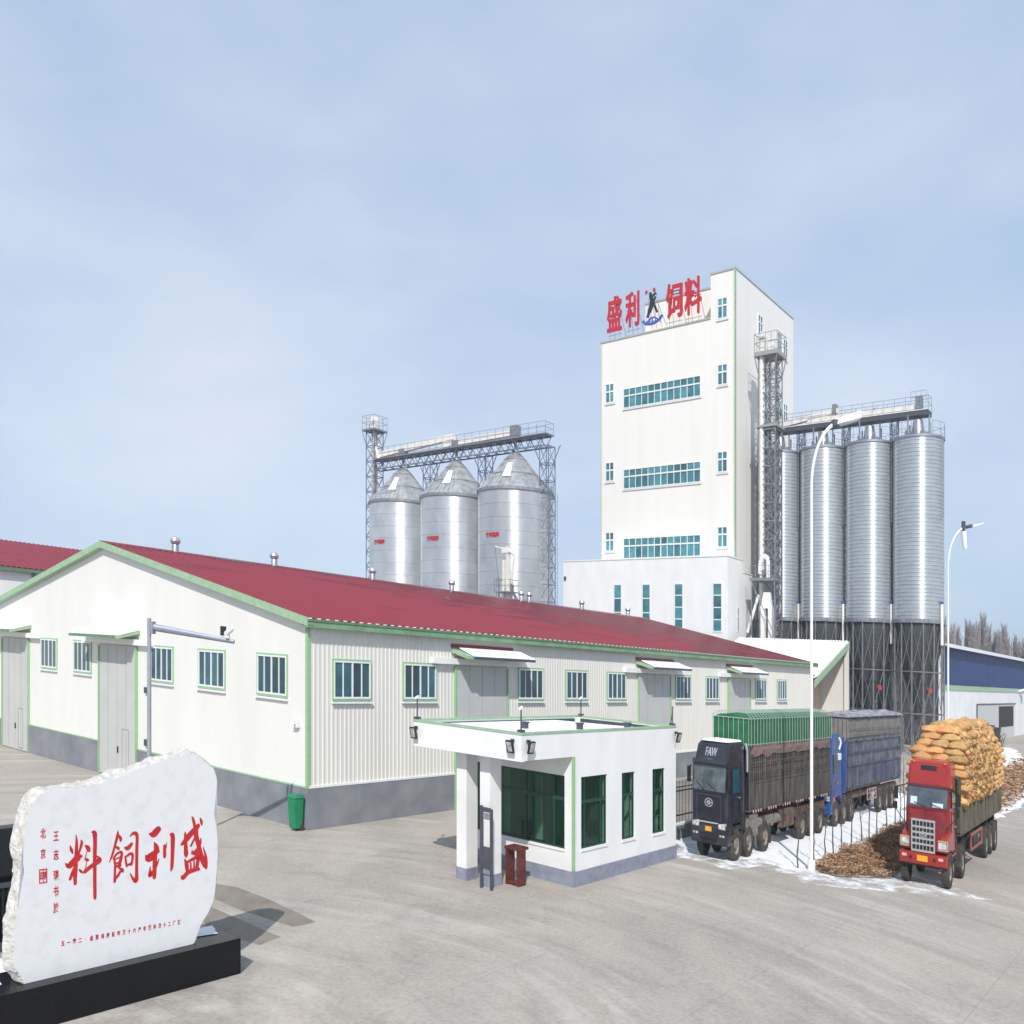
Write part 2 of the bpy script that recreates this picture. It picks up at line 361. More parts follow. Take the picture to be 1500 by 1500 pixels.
sheet('road', [(-10.674, 29.862), (-9.489, 29.597), (-7.791, 28.127), (-6.022, 26.325), (-6.563, 25.72), (-8.343, 26.933), (-10.13, 28.342)], .004, TRACKM, 'brown muddy tyre track curving out behind the carved stone', 3, .05)  # outlines here mostly come from image pixels projected onto the ground
sheet('road', [(-10.37, 27.893), (-8.293, 26.134), (-6.692, 24.781), (-7.0, 23.963), (-8.727, 24.816)], .004, TRACKM, 'short grey brown tyre track beside the stone base', 4, .05)
sheet('snow', [(7.921, 39.0), (9.334, 37.6), (11.451, 38.9), (12.0, 37.6), (12.288, 36.66), (13.155, 37.219), (17.111, 42.24), (21.424, 47.995), (24.202, 52.536), (29.296, 63.593), (29.702, 69.376), (20.213, 58.574), (12.267, 47.127), (8.0, 43.082)], .010, SNOW, 'snow lying between the parked trucks and the brown hedge', 5, .5)
sheet('snow', [(11.717, 36.88), (12.564, 35.152), (15.139, 35.096), (15.799, 34.819), (16.919, 36.302), (15.111, 37.049), (13.296, 37.416)], .014, THIN, 'thin snow along the front edge of the brown hedge', 6, .3)
sheet('snow', [(30.782, 54.584), (36.751, 61.692), (41.062, 68.93), (60, 100), (70, 120), (64, 118), (33.481, 61.203)], .010, SNOW, 'strip of snow beside the road behind the red truck', 7, .5)
sheet('snow', [(-14.5, 17.5), (-12.2, 20.0), (-10.5, 22.2), (-10.9, 23.0), (-12.3, 22.3), (-14.2, 20.6), (-16, 19)], .012, SNOW, 'snow drifted behind the base of the carved stone', 8, .25)

sheet('snow', [(7.2, 38.6), (9.0, 36.4), (11.2, 37.2), (12.0, 34.6), (15.2, 34.0), (18.5, 34.2), (18.2, 36.6), (14, 38.2), (13, 42), (8, 42)], .006, THIN, 'thin scattered snow dust around the parked trucks and lamp post', 15, .6)
sheet('snow', [(8.0, 39.2), (9.2, 38.0), (10.6, 38.6), (10.2, 40.5), (8.4, 41.5)], .012, THIN, 'thin snow under the cab of the black truck', 16, .3)
# ------------------------------------------------------------------ windows shared by all walls
def window(parent, fr, ori, s, z, w, h, cols, rows=1, glass=None, rowsplit=.36, rim=GREEN, sill=True, proud=.07, mull=.05, base=0.):
    """a window as a part: surround, with white sash bars, single panes and a sill as sub-parts. s, z = lower left corner"""
    glass = glass or GLASS; key = (ori is FRONT, round(w, 2), round(h, 2), cols, rows)
    d = base
    def surround():
        m = MB(ori); t = .06
        m.box(-t, w+t, -.02+d, proud*.75+d, h, h+t); m.box(-t, 0, -.02+d, proud*.75+d, 0, h); m.box(w, w+t, -.02+d, proud*.75+d, 0, h); m.box(-t, w+t, -.02+d, proud*.75+d, -t, 0)
        return m
    def bars():
        m = MB(ori); e = mull*.8
        m.box(0, w, .012+d, proud+d, 0, e*1.5); m.box(0, w, .012+d, proud+d, h-e*1.3, h)
        for k in range(cols+1):
            c = w*k/cols; t = e if (k == cols/2 or k in (0, cols)) else e*.62
            c = min(max(c, t), w-t); m.box(c-t, c+t, .012+d, proud-.006+d, e*1.5, h-e*1.3)
        if rows == 2: zz = h*(1-rowsplit); m.box(0, w, .014+d, proud+.004+d, zz-e*1.1, zz+e*1.1)
        if rows == 3:
            for q in (1/3, 2/3): m.box(0, w, .014+d, proud+.004+d, h*q-e*.8, h*q+e*.8)
        if rows == 4:
            for q in (.25, .5, .75): m.box(0, w, .014+d, proud+.004+d, h*q-e*.8, h*q+e*.8)
        return m
    zr = {1: [(0, h)], 2: [(0, h*(1-rowsplit)), (h*(1-rowsplit), h)], 3: [(h*i/3, h*(i+1)/3) for i in range(3)], 4: [(h*i/4, h*(i+1)/4) for i in range(4)]}[rows]
    off = ori(s, 0, z)
    win = place('window', cached(('window',)+key+(d, rim.name), fr, surround, rim), parent, fr, off)
    place('sash', cached(('sash',)+key+(d,), fr, bars, FRAME), win, fr, (0, 0, 0))
    for i, (z0, z1) in enumerate(zr):
        for k in range(cols):
            def pane(z0=z0, z1=z1):
                m = MB(ori); m.box(.012, w/cols-.012, .002, .022, .012, z1-z0-.012); return m
            place('pane', cached(('pane',)+key+(i, glass.name), fr, pane, glass), win, fr, ori(w*k/cols, d, z0))
    if sill:
        def sl_():
            m = MB(ori); m.box(-.10, w+.10, -.02+d, .13+d, -.15, -.091); return m
        place('sill', cached(('sill',)+key+(d,), fr, sl_, FRAME), win, fr, (0, 0, 0))
    return win

# ------------------------------------------------------------------ the big hall
H = HALL; LEN = 62.7; EAVE = 6.40; RIDGE = 9.22; HW = 19.8
hall = thing('warehouse', H, 'long cream warehouse with red roof, green trim and grey plinth', 'warehouse')
m = MB(); gp = [(0,0),(2*HW,0),(2*HW,EAVE),(HW,RIDGE),(0,EAVE)]
m.tf = lambda a, b, c: (b, a, c)
m.prism(gp, .0, .25)
part('gable_wall', m, CREAM_G, hall, H)
m = MB(); m.box(.26, LEN, .0, .25, 0, EAVE); part('long_wall', m, CREAM, hall, H)
m = MB(); m.box(LEN-.25, LEN-.002, .26, 2*HW-.26, 0, EAVE); part('back_wall', m, CREAM, hall, H)
m = MB(); m.box(.26, LEN, 2*HW-.25, 2*HW, 0, EAVE); part('far_wall', m, CREAM, hall, H)
m = MB(SIDE); m.ribs(.16, LEN-.1, .26, .026, 0, 0, 0, skew=lambda x, d, t: (x, d+.004, 1.28 if t == 0 else EAVE-.12)); part('cladding', m, CREAM, hall, H, recalc=False)
m = MB(FRONT); m.ribs(.16, 2*HW, .33, .003, 0, 0, 0, skew=lambda x, d, t: (x, d+.004, 1.28 if t == 0 else min(EAVE-.1+(x/HW)*(RIDGE-EAVE), EAVE-.1+((2*HW-x)/HW)*(RIDGE-EAVE)))); part('cladding', m, CREAM_G, hall, H, recalc=False)
# plinth, broken by the doors
GD = [(15.9, 20.35), (31.0, 35.4)]; LD = [(9.78, 14.05), (28.8, 33.25), (43.3, 47.45)]
m = MB(FRONT); s0 = -.09
for a, b in GD+[(2*HW, 0)]: part('plinth', MB(FRONT).box(s0, a-.02, .005, .09, 0, 1.27), DIRTYGREY, hall, H); s0 = b+.02
m = MB(SIDE); s0 = -.0
for a, b in LD+[(LEN, 0)]: part('plinth', MB(SIDE).box(s0, a-.02, .005, .09, 0, 1.27), DIRTYGREY, hall, H); s0 = b+.02
m = MB(FRONT); s0 = -.10
for a, b in GD+[(2*HW, 0)]: part('flashing', MB(FRONT).box(s0, a-.03, .005, .11, 1.272, 1.32), GREENL, hall, H); s0 = b+.03
m = MB(SIDE); s0 = -.0
for a, b in LD+[(LEN, 0)]: part('flashing', MB(SIDE).box(s0, a-.03, .005, .11, 1.272, 1.34), FRAME, hall, H); s0 = b+.03
m = MB(); m.box(-.07, .08, -.07, .0, 1.33, EAVE); m.box(-.07, -.004, .0, .10, 1.33, EAVE); part('corner_trim', m, GREEN, hall, H)
# roof sheets
def slope(w, side):          # height of the roof over gable position w
    return EAVE+.09+(RIDGE-EAVE)*(w/HW if side == 0 else (2*HW-w)/HW)
ROOFM = mat('red_roof_sheet', (.22, .013, .024), .5, col2=(.19, .011, .022), scale=.35, width=.5, stretch=(1, 1, 1), spec=.5)
def roof_red():
    m = bpy.data.materials.new('wet_red_roof'); m.use_nodes = True; nt = m.node_tree; n = nt.nodes; l = nt.links; bs = n['Principled BSDF']
    g = n.new('ShaderNodeNewGeometry'); mp = n.new('ShaderNodeMapping'); mp.vector_type = 'TEXTURE'; mp.inputs['Location'].default_value = (H.x, H.y, 0); mp.inputs['Rotation'].default_value = (0, 0, B_ANG)
    l.new(g.outputs['Position'], mp.inputs[0])
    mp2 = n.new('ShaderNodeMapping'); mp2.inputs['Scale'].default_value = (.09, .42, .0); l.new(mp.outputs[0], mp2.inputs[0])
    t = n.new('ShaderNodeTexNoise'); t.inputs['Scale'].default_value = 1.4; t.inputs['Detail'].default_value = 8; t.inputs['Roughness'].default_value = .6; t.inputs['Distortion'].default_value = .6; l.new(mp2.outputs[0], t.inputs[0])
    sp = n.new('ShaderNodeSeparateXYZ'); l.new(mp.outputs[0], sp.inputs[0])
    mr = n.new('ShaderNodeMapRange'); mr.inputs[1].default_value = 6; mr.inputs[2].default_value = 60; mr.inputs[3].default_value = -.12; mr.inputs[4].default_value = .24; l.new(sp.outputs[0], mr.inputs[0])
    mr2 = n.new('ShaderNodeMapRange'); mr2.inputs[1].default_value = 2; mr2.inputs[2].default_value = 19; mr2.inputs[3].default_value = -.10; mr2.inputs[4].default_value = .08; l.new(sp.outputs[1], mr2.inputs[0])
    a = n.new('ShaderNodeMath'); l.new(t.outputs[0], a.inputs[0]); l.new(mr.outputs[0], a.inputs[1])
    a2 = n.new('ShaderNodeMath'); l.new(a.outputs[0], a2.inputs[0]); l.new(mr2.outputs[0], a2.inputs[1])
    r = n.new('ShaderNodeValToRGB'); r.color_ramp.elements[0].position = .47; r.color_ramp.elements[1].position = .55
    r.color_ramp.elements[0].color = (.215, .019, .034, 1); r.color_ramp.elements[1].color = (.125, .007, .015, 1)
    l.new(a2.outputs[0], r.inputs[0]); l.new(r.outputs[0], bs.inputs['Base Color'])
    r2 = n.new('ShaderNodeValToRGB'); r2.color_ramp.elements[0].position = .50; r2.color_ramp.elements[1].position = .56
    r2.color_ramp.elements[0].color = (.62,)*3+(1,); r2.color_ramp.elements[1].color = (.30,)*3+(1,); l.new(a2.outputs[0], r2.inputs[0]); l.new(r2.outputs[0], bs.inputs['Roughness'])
    return m
WETRED = roof_red()
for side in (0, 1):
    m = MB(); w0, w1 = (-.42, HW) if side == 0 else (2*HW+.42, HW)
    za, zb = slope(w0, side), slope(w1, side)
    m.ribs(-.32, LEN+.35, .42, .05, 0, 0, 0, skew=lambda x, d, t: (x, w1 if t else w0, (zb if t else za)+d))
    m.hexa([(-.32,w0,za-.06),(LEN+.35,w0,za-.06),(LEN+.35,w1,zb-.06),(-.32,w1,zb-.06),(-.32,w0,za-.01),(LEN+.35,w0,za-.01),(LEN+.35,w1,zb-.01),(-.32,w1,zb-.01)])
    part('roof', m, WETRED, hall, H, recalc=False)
m = MB(); m.tf = lambda a, b, c: (b, a, c); z = slope(HW, 0)
m.prism([(HW-.5, z-.02), (HW, z+.09), (HW+.5, z-.02), (HW, z+.06)], -.34, LEN+.36); part('ridge_cap', m, WETRED, hall, H)
for side in (0, 1):          # green barge boards on both gables
    w0, w1 = (-.46, HW) if side == 0 else (2*HW+.46, HW); za, zb = slope(w0, side), slope(w1, side)
    for p0, p1 in ((-.38, -.325), (LEN+.352, LEN+.40)):
        m = MB(); m.hexa([(p0,w0,za-.19),(p1,w0,za-.19),(p1,w1,zb-.19),(p0,w1,zb-.19),(p0,w0,za+.06),(p1,w0,za+.06),(p1,w1,zb+.06),(p0,w1,zb+.06)]); part('barge_board', m, GREENL, hall, H)
    m = MB(); m.hexa([(-.325,w0,za-.19),(-.02,w0,za-.19),(-.02,w1,zb-.19),(-.325,w1,zb-.19),(-.325,w0,za-.15),(-.02,w0,za-.15),(-.02,w1,zb-.15),(-.325,w1,zb-.15)])
    part('verge_soffit', m, GREENL, hall, H)
m = MB(SIDE); m.box(-.36, LEN+.35, .30, .46, EAVE-.20, EAVE-.02); part('gutter', m, mat('mid_green_gutter', (.17, .31, .17), .5, var=.15, scale=1.5), hall, H)
m = MB(SIDE); m.box(-.34, LEN+.35, .01, .298, EAVE-.14, EAVE-.10); part('soffit', m, GREEND, hall, H)
m = MB(SIDE); m.box(-.36, LEN+.35, .40, .50, EAVE-.018, EAVE+.05); part('gutter_lip', m, GREEND, hall, H)
for k in range(125):         # closure pieces seen as a dashed line under the roof edge
    def clo(): q = MB(SIDE); q.box(0, .15, .44, .52, EAVE+.052, EAVE+.085); return q
    if k*.5 < LEN: place('closure_strip', cached('closure', H, clo, FRAME), hall, H, (-.3+k*.5, 0, 0))
# windows
for s, w in ((1.55,2.37),(6.79,2.45),(11.88,2.38),(21.66,2.37),(26.55,2.44)): window(hall, H, FRONT, s, 4.02, w, 1.25, 4, base=.012)
for s, w in ((1.41,2.27),(5.92,2.32),(15.24,2.33),(19.99,2.36),(24.79,2.3),(34.24,2.4),(39.18,2.3),(48.78,2.3),(53.66,2.2)): window(hall, H, SIDE, s, 4.02, w, 1.20, 4, base=.05)
# sliding doors
def hall_door(ori, s0, s1, gable):
    w = s1-s0; b = .05
    d = part('door', MB(ori).box(0, w/2-.02, b, b+.06, .04, 5.22), DOORG, hall, H, ori(s0, 0, 0))
    part('door', MB(ori).box(w/2+.02, w, b, b+.06, .04, 5.22), DOORG, hall, H, ori(s0, 0, 0))
    mm = MB(ori)
    for k in (1, 3): mm.box(w*k/4-.012, w*k/4+.012, b+.061, b+.075, .1, 5.2)
    part('panel_joint', mm, mat('joint_grey', (.36,.365,.36), .6), hall, H, ori(s0, 0, 0))
    for a, e in ((-.11, -.03), (w+.03, w+.11)): part('door_frame', MB(ori).box(a, e, .0, b+.12, 0, 5.2), GREEN, hall, H, ori(s0, 0, 0))
    # wicket door outline and handle
    mm = MB(ori); a = w*.18 if gable else w*.6; hh = .06+b
    for x0, x1, z0, z1 in ((a, a+.8, 1.95, 1.98), (a, a+.03, .15, 1.95), (a+.77, a+.8, .15, 1.95), (a, a+.8, .12, .15)): mm.box(x0, x1, hh, hh+.012, z0, z1)
    wk = part('wicket_door', mm, mat('joint_dark', (.22,.225,.22), .6), hall, H, ori(s0, 0, 0))
    part('handle', MB(ori).box(w/2-.18, w/2-.12, hh, hh+.07, 1.0, 1.25), BLKM, wk, H)
    # rail cover and canopy
    part('rail_cover', MB(ori).box(-w*.45, w*1.45, .0, .30, 5.28, 5.50), PAINTW, hall, H, ori(s0, 0, 0))
    c0, c1 = (-.35, w+.9) if not gable else (-.35, w+1.1)
    cp = MB(ori); cp.hexa([(c0,.02,5.72),(c1,.02,5.72),(c1,1.25,5.50),(c0,1.25,5.50),(c0,.02,5.84),(c1,.02,5.84),(c1,1.25,5.60),(c0,1.25,5.60)])
    can = part('canopy', cp, GREENL, hall, H, ori(s0, 0, 0))
    part('canopy_sheet', MB(ori).ribs(c0+.5, c1+.25, .2, .03, 0, 0, 0, skew=lambda x, d_, t: (x, 1.34 if t == 0 else .04, (5.60 if t == 0 else 5.90)+d_)) if not gable else MB(ori).hexa([(c0,.02,5.86),(c1,.02,5.86),(c1,1.27,5.61),(c0,1.27,5.61),(c0,.02,6.06),(c1,.02,6.06),(c1,1.27,5.66),(c0,1.27,5.66)]), SNOW if gable or s0 < 20 else PAINTW, can, H, recalc=False)
    part('drip_edge', MB(ori).box(c0+.5, c1+.25, 1.27, 1.36, 5.50, 5.60), DGREY if not gable else GREEND, can, H)
    if not gable: part('back_flashing', MB(ori).box(c0, c1-.3, .03, .11, 5.88, 6.02), ROOFM, can, H)
for a, b in GD: hall_door(FRONT, a, b, True)
for a, b in LD: hall_door(SIDE, a, b, False)
# turbine ventilators on the ridge
def vent_parts():
    base = MB(); base.lathe([(.22, -.35), (.22, .20), (.18, .25)], 14, capb=True)
    head = MB(); head.lathe([(.16, .24), (.28, .29), (.33, .40), (.28, .51), (.08, .58)], 16, capt=True)
    return base, head
vb, vh = vent_parts(); vbm = vb.mesh(H, STEEL, name='vent_base'); vhm = vh.mesh(H, CHROME, name='vent_head')
for u in (4.5, 12.0, 21.2, 30.3, 40.0, 41.2, 50.1, 59.2):
    v = place('roof_ventilator', vbm, hall, H, (u, HW, slope(HW, 0)+.12)); place('turbine_head', vhm, v, H)
# small fittings on the gable wall
m = MB(FRONT)
m.box(.55, .75, .02, .2, 3.1, 3.2); m.box(.60, .82, .1, .35, 3.2, 3.32); part('wall_camera', m, FRAME, hall, H)
m = MB(FRONT); m.box(14.6, 14.85, .02, .15, 3.5, 3.72); m.box(14.6, 14.85, .02, .15, 1.5, 1.75); part('meter_box', m, DGREY, hall, H)

# ------------------------------------------------------------------ wing with the snowy lean-to roof at the hall's far end
WG = HALL.at(62.95, 0)
wing = thing('shed', WG, 'open shed with snow-covered roof and beige inner wall beyond the warehouse', 'shed')
U1 = 10.6; Z0 = 5.15; Z1 = 8.15
m = MB(); m.prism([(0,0),(U1,0),(U1,Z1-.1),(0,Z0-.1)], 3.0, 3.2); part('back_wall', m, BEIGE, wing, WG)
m = MB(SIDE); m.ribs(.1, U1, .3, .03, 0, 0, 0, skew=lambda x, d, t: (x, -3.0+d+.004, .0 if t == 0 else Z0-.12+(Z1-Z0)*x/U1)); part('cladding', m, BEIGE, wing, WG, recalc=False)
m = MB(); m.hexa([(0,-.1,Z0),(U1,-.1,Z1),(U1,13,Z1),(0,13,Z0),(0,-.1,Z0+.12),(U1,-.1,Z1+.12),(U1,13,Z1+.12),(0,13,Z0+.12)]); part('roof', m, ROOFM, wing, WG)
m = MB(); m.hexa([(.9,-.05,Z0+.40),(U1,-.05,Z1+.125),(U1,12.9,Z1+.125),(.3,12.9,Z0+.22),(.9,-.05,Z0+.44),(U1,-.05,Z1+.22),(U1,12.9,Z1+.22),(.3,12.9,Z0+.32)])
m.ribs(0, 13, .35, .04, 0, 0, 0, skew=lambda x, d, t: (0.3 if t == 0 else U1, x-.05, (Z0+.34 if t == 0 else Z1+.22)+d)); part('snow_cover', m, SNOW, wing, WG, recalc=False, kind='stuff')
m = MB(); m.hexa([(0,-.16,Z0-.32),(U1,-.16,Z1-.32),(U1,-.102,Z1-.32),(0,-.102,Z0-.32),(0,-.16,Z0+.16),(U1,-.16,Z1+.16),(U1,-.102,Z1+.16),(0,-.102,Z0+.16)]); part('barge_board', m, GREENL, wing, WG)
m = MB(); m.box(U1-.45, U1, -.1, .3, 0, Z1-.33); part('corner_post', m, CREAM, wing, WG)
m = MB(); m.box(U1-.2, U1, .31, 13, 0, Z1-.01); part('end_wall', m, CREAM, wing, WG)

# ------------------------------------------------------------------ second hall further left
BK = HALL.at(-14, 50.0)
bk = thing('warehouse', BK, 'second warehouse with a plain red roof behind the gable at far left', 'warehouse')
m = MB(); m.box(0, 62, 0, .3, 0, 9.3); m.box(0, 62, 29.7, 30, 0, 9.3); m.tf = lambda a, b, c: (b, a, c); m.prism([(0,0),(30,0),(30,9.3),(15,11.7),(0,9.3)], 0, .25); m.prism([(0,0),(30,0),(30,9.3),(15,11.7),(0,9.3)], 61.7, 61.98); part('wall', m, WHITE, bk, BK)
for w0, w1 in ((-.5, 15), (30.5, 15)):
    m = MB(); m.ribs(-.3, 62.3, .45, .05, 0, 0, 0, skew=lambda x, d, t: (x, w1 if t else w0, (11.75 if t else 9.27)+d))
    m.hexa([(-.3,w0,9.2),(62.3,w0,9.2),(62.3,w1,11.68),(-.3,w1,11.68),(-.3,w0,9.25),(62.3,w0,9.25),(62.3,w1,11.73),(-.3,w1,11.73)]); part('roof', m, ROOFM, bk, BK, recalc=False)
m = MB(SIDE); m.box(-.3, 62.3, .35, .52, 9.05, 9.24); part('gutter', m, GREEND, bk, BK)
for u in (10, 21.5, 33): part('downpipe', MB(SIDE).box(u, u+.25, .02, .25, 0, 9.04), GREEND, bk, BK)
for u in (16.5, 24.5, 40): window(bk, BK, SIDE, u, 7.0, 1.8, 1.1, 3, base=.0)

# ------------------------------------------------------------------ feed mill tower
TW = HALL.at(76.69, 14.96)
tower = thing('mill_tower', TW, 'tall cream mill tower with window bands and red rooftop lettering', 'tower')
TH = 35.65; TT = 39.4; TWD = 20.15; TD = 18.9
m = MB(); m.box(0, TD, 3.36, TWD, 0, TH); part('main_block', m, TOWERC, tower, TW)
m = MB(); m.box(0, TD, 0, 3.357, 0, TT); part('stair_block', m, TOWERC, tower, TW)
m = MB(); m.box(3.2, TD-.004, 3.362, 14.9, TH+.002, 39.30); part('penthouse', m, TOWERC, tower, TW)
m = MB()
for a, b, z in ((3.36, TWD+.08, TH), (-.08, 3.40, TT)):
    m.box(-.09, -.004, a, b, z-.05, z+.10); m.box(-.09, TD, b-.08 if z == TH else a, b+.005 if z == TH else a+.09, z+.003, z+.10)
m.box(3.1, 3.19, 3.362, 15.0, 39.22, 39.38)
part('parapet_cap', m, mat('grey_cap', (.33, .37, .34), .6), tower, TW)
m = MB(); m.box(-.10, -.003, -.10, .14, 13.8, TT-.06); m.box(-.10, .14, -.10, -.003, 13.8, TT-.06); m.box(-.05, -.003, TWD-.12, TWD+.04, 13.8, TH-.06); part('corner_trim', m, mat('sage_trim', (.42, .52, .38), .5), tower, TW)
for z in (29.15, 21.75, 15.35):
    h = 1.82 if z > 16 else 1.9
    window(tower, TW, FRONT, 4.72, z, 11.75, h, 12, 2, TEAL, rim=FRAME, proud=.10, mull=.07, rowsplit=.38)
for z in (29.9, 22.6, 16.1): window(tower, TW, FRONT, 17.95, z, 1.45, 1.8, 2, 2, TEAL, rim=FRAME, proud=.10, mull=.08, rowsplit=.42)
for z in (35.4, 29.78, 22.4, 16.05): window(tower, TW, FRONT, 1.0, z, 1.42, 1.78, 2, 2, TEAL, rim=FRAME, proud=.10, mull=.08, rowsplit=.38)
for s, z in ((6.77, 35.35), (13.0, 35.2), (15.2, 35.0), (6.77, 29.1), (13.0, 29.0), (15.2, 29.0), (13.0, 22), (15.2, 22)): window(tower, TW, SIDE, s, z, 1.5, 1.8, 2, 2, TEAL, rim=FRAME, proud=.09, mull=.07)
# annex
AN = HALL.at(72.37, 13.91)
annex = thing('annex', AN, 'low white block with tall narrow windows in front of the mill tower', 'building')
m = MB(); m.box(0, 4.25, 0, 24.63, 0, 14.87); m.box(4.25, 7.0, 0, 1.04, 0, 13.85); part('wall', m, WHITE, annex, AN)
m = MB(); m.box(-.06, 4.25, -.06, 24.7, 14.873, 14.98); m.box(4.26, 7.05, -.06, 1.03, 13.853, 13.93); part('parapet_cap', m, FRAME, annex, AN)
for s in (.72, 6.0, 10.7, 15.05): window(annex, AN, FRONT, s, 8.75 if s < 8 else 9.0, 1.26, 3.98 if s < 8 else 3.72, 1, 4 if s < 8 else 3, TEAL, rim=FRAME, sill=False, proud=.06, mull=.07)
for s in (2.6, 6.4): window(annex, AN, SIDE, s, 8.9, .45, 2.0, 1, 2, TEAL, rim=FRAME, sill=False, proud=.05, mull=.05)
m = MB(FRONT); m.box(24.1, 24.4, .01, .2, 13.2, 13.5); part('wall_camera', m, DGREY, annex, AN)

# ---- rooftop sign: four standing characters and an emblem
def sign_char(ch, s, z, w, h, lab, name='sign_character'):
    fr = TW.at(-.05, s, z)
    t = thing(name, fr, lab, 'sign letter', 'rooftop sign of the mill tower')
    vs, fs = glyphs(ch, 1, .12, .012)
    x0, x1 = min(v[0] for v in vs), max(v[0] for v in vs); y0, y1 = min(v[1] for v in vs), max(v[1] for v in vs)
    m = MB(FRONT)
    for i_, (ox, oz) in enumerate(((0, 0), (.05, 0), (-.05, 0), (0, .035), (0, -.035), (.03, .03), (-.03, -.03))): m.add([(w/2-(v[0]-x0)/(x1-x0)*w+ox, v[2]+.25+.004*i_, (v[1]-y0)/(y1-y0)*h+oz) for v in vs], fs)
    part('character', m, RED, t, fr)
    m = MB(FRONT)
    for q in (-.32, .32): m.tube((q*w, .1, -.6), (q*w, .1, h*.9), .025, 4)
    for q in (-.4, .4): m.tube((q*w, -1.5, -.6), (q*w*.6, .1, h*.8), .03, 4)
    m.tube((-.5*w, .1, -.3), (.5*w, .1, -.3), .03, 4); m.tube((-.5*w, .1, h*.5), (.5*w, .1, h*.5), .03, 4)
    part('support_frame', m, GALV, t, fr)
import sys
SGN = [('盛', 17.75, 36.4, 2.35, 3.2, "leftmost red character of the rooftop sign, at the tower's left edge"), ('利', 14.85, 36.45, 2.1, 3.15, "second red character of the rooftop sign, just left of the emblem"), ('饲', 8.45, 36.35, 2.4, 3.05, "red character of the rooftop sign just right of the emblem"), ('料', 5.7, 36.3, 2.4, 3.15, "rightmost red character of the rooftop sign, beside the stair tower")]
for a in SGN: sign_char(*a)
fr = TW.at(-.05, 11.7, 36.75)
em = thing('sign_emblem', fr, 'rooftop emblem of a black striding figure, red star and blue arched boat', 'sign', 'rooftop sign of the mill tower')
def bar_path(m, pts, wd, d0=.22, d1=.34):
    for i, ((a, za), (b, zb)) in enumerate(zip(pts, pts[1:])):
        L_ = math.hypot(b-a, (zb-za)*1.5) or 1; nx, nz_ = -(zb-za)*1.5/L_*wd, (b-a)/L_*wd/1.5; e = .002*i
        m.hexa([(a-nx,d0+e,za-nz_),(a+nx,d0+e,za+nz_),(a+nx,d1+e,za+nz_),(a-nx,d1+e,za-nz_),(b-nx,d0+e,zb-nz_),(b+nx,d0+e,zb+nz_),(b+nx,d1+e,zb+nz_),(b-nx,d1+e,zb-nz_)])
m = MB(FRONT)
bar_path(m, [(.35, 2.35), (.15, 1.5), (.75, .15)], .19); bar_path(m, [(-.55, 2.2), (.1, 1.95), (-.2, 1.2), (-.75, .45)], .15); bar_path(m, [(-.45, 1.9), (.35, .55)], .13)
part('figure', m, BLKM, em, fr)
m = MB(FRONT); arc = [(1.5-3.0*k/8, -.55+.35*((k-4)/4)**2+(.15 if k in (0, 8) else 0)+k*.02) for k in range(9)]
bar_path(m, arc, .17); bar_path(m, [(.9, -.3), (.3, .05), (-.3, .08), (-.9, -.2)], .09)
for q in (-.5, 0, .5): bar_path(m, [(q, -.5), (q, .05)], .05)
part('boat', m, mat('sign_blue', (.02, .09, .42), .4), em, fr)
m = MB(FRONT); st_ = [(.95+.32*(1 if k % 2 == 0 else .42)*math.sin(k*math.pi/5), 2.45+.27*(1 if k % 2 == 0 else .42)*math.cos(k*math.pi/5)) for k in range(10)]
m.add([(a, .22, c) for a, c in st_]+[(a, .32, c) for a, c in st_], [tuple(range(10)), tuple(range(19, 9, -1))]+[((k+1) % 10, k, 10+k, 10+(k+1) % 10) for k in range(10)])
part('star', m, RED, em, fr)
m = MB(FRONT); m.tube((-.25, .2, 2.5), (-.25, .34, 2.5), .2, 12); part('head', m, RED, em, fr)
m = MB(FRONT)
for q in (-1.1, -.4, .4, 1.1): m.tube((q, .12, -.5), (q*.5, .12, 2.2), .03, 4); m.tube((q, -1.6, -.4), (q*.5, .1, 1.6), .03, 4)
m.tube((-1.3, .12, -.2), (1.3, .12, -.2), .03, 4); part('support_frame', m, GALV, em, fr)
# ------------------------------------------------------------------ lattice helpers
def lattice(m, cx, cy, z0, z1, s, step, r=.045, n=4, diag=True, plat=None):
    """square lattice mast centred on cx, cy"""
    h = s/2; cs = [(-h,-h),(h,-h),(h,h),(-h,h)]
    for a, b in cs: m.tube((cx+a, cy+b, z0), (cx+a, cy+b, z1), r*1.35, n)
    k = max(1, round((z1-z0)/step)); dz = (z1-z0)/k
    for i in range(k+1):
        z = z0+i*dz
        for j in range(4):
            a, b = cs[j], cs[(j+1) % 4]
            m.tube((cx+a[0], cy+a[1], z), (cx+b[0], cy+b[1], z), r, n)
            if diag and i < k:
                p, q = (a, b) if i % 2 else (b, a)
                m.tube((cx+p[0], cy+p[1], z), (cx+q[0], cy+q[1], z+dz), r*.8, n)
                m.tube((cx+q[0], cy+q[1], z), (cx+p[0], cy+p[1], z+dz), r*.55, n)
def railing(m, pts, z, h=1.0, r=.028, step=1.4, closed=False):
    P = pts+[pts[0]] if closed else pts
    for (a, b), (c, d) in zip(P, P[1:]):
        for q in (h, h*.5): m.tube((a, b, z+q), (c, d, z+q), r, 4)
        k = max(1, round(math.hypot(c-a, d-b)/step))
        for i in range(k+1): m.tube((a+(c-a)*i/k, b+(d-b)*i/k, z), (a+(c-a)*i/k, b+(d-b)*i/k, z+h), r, 4)
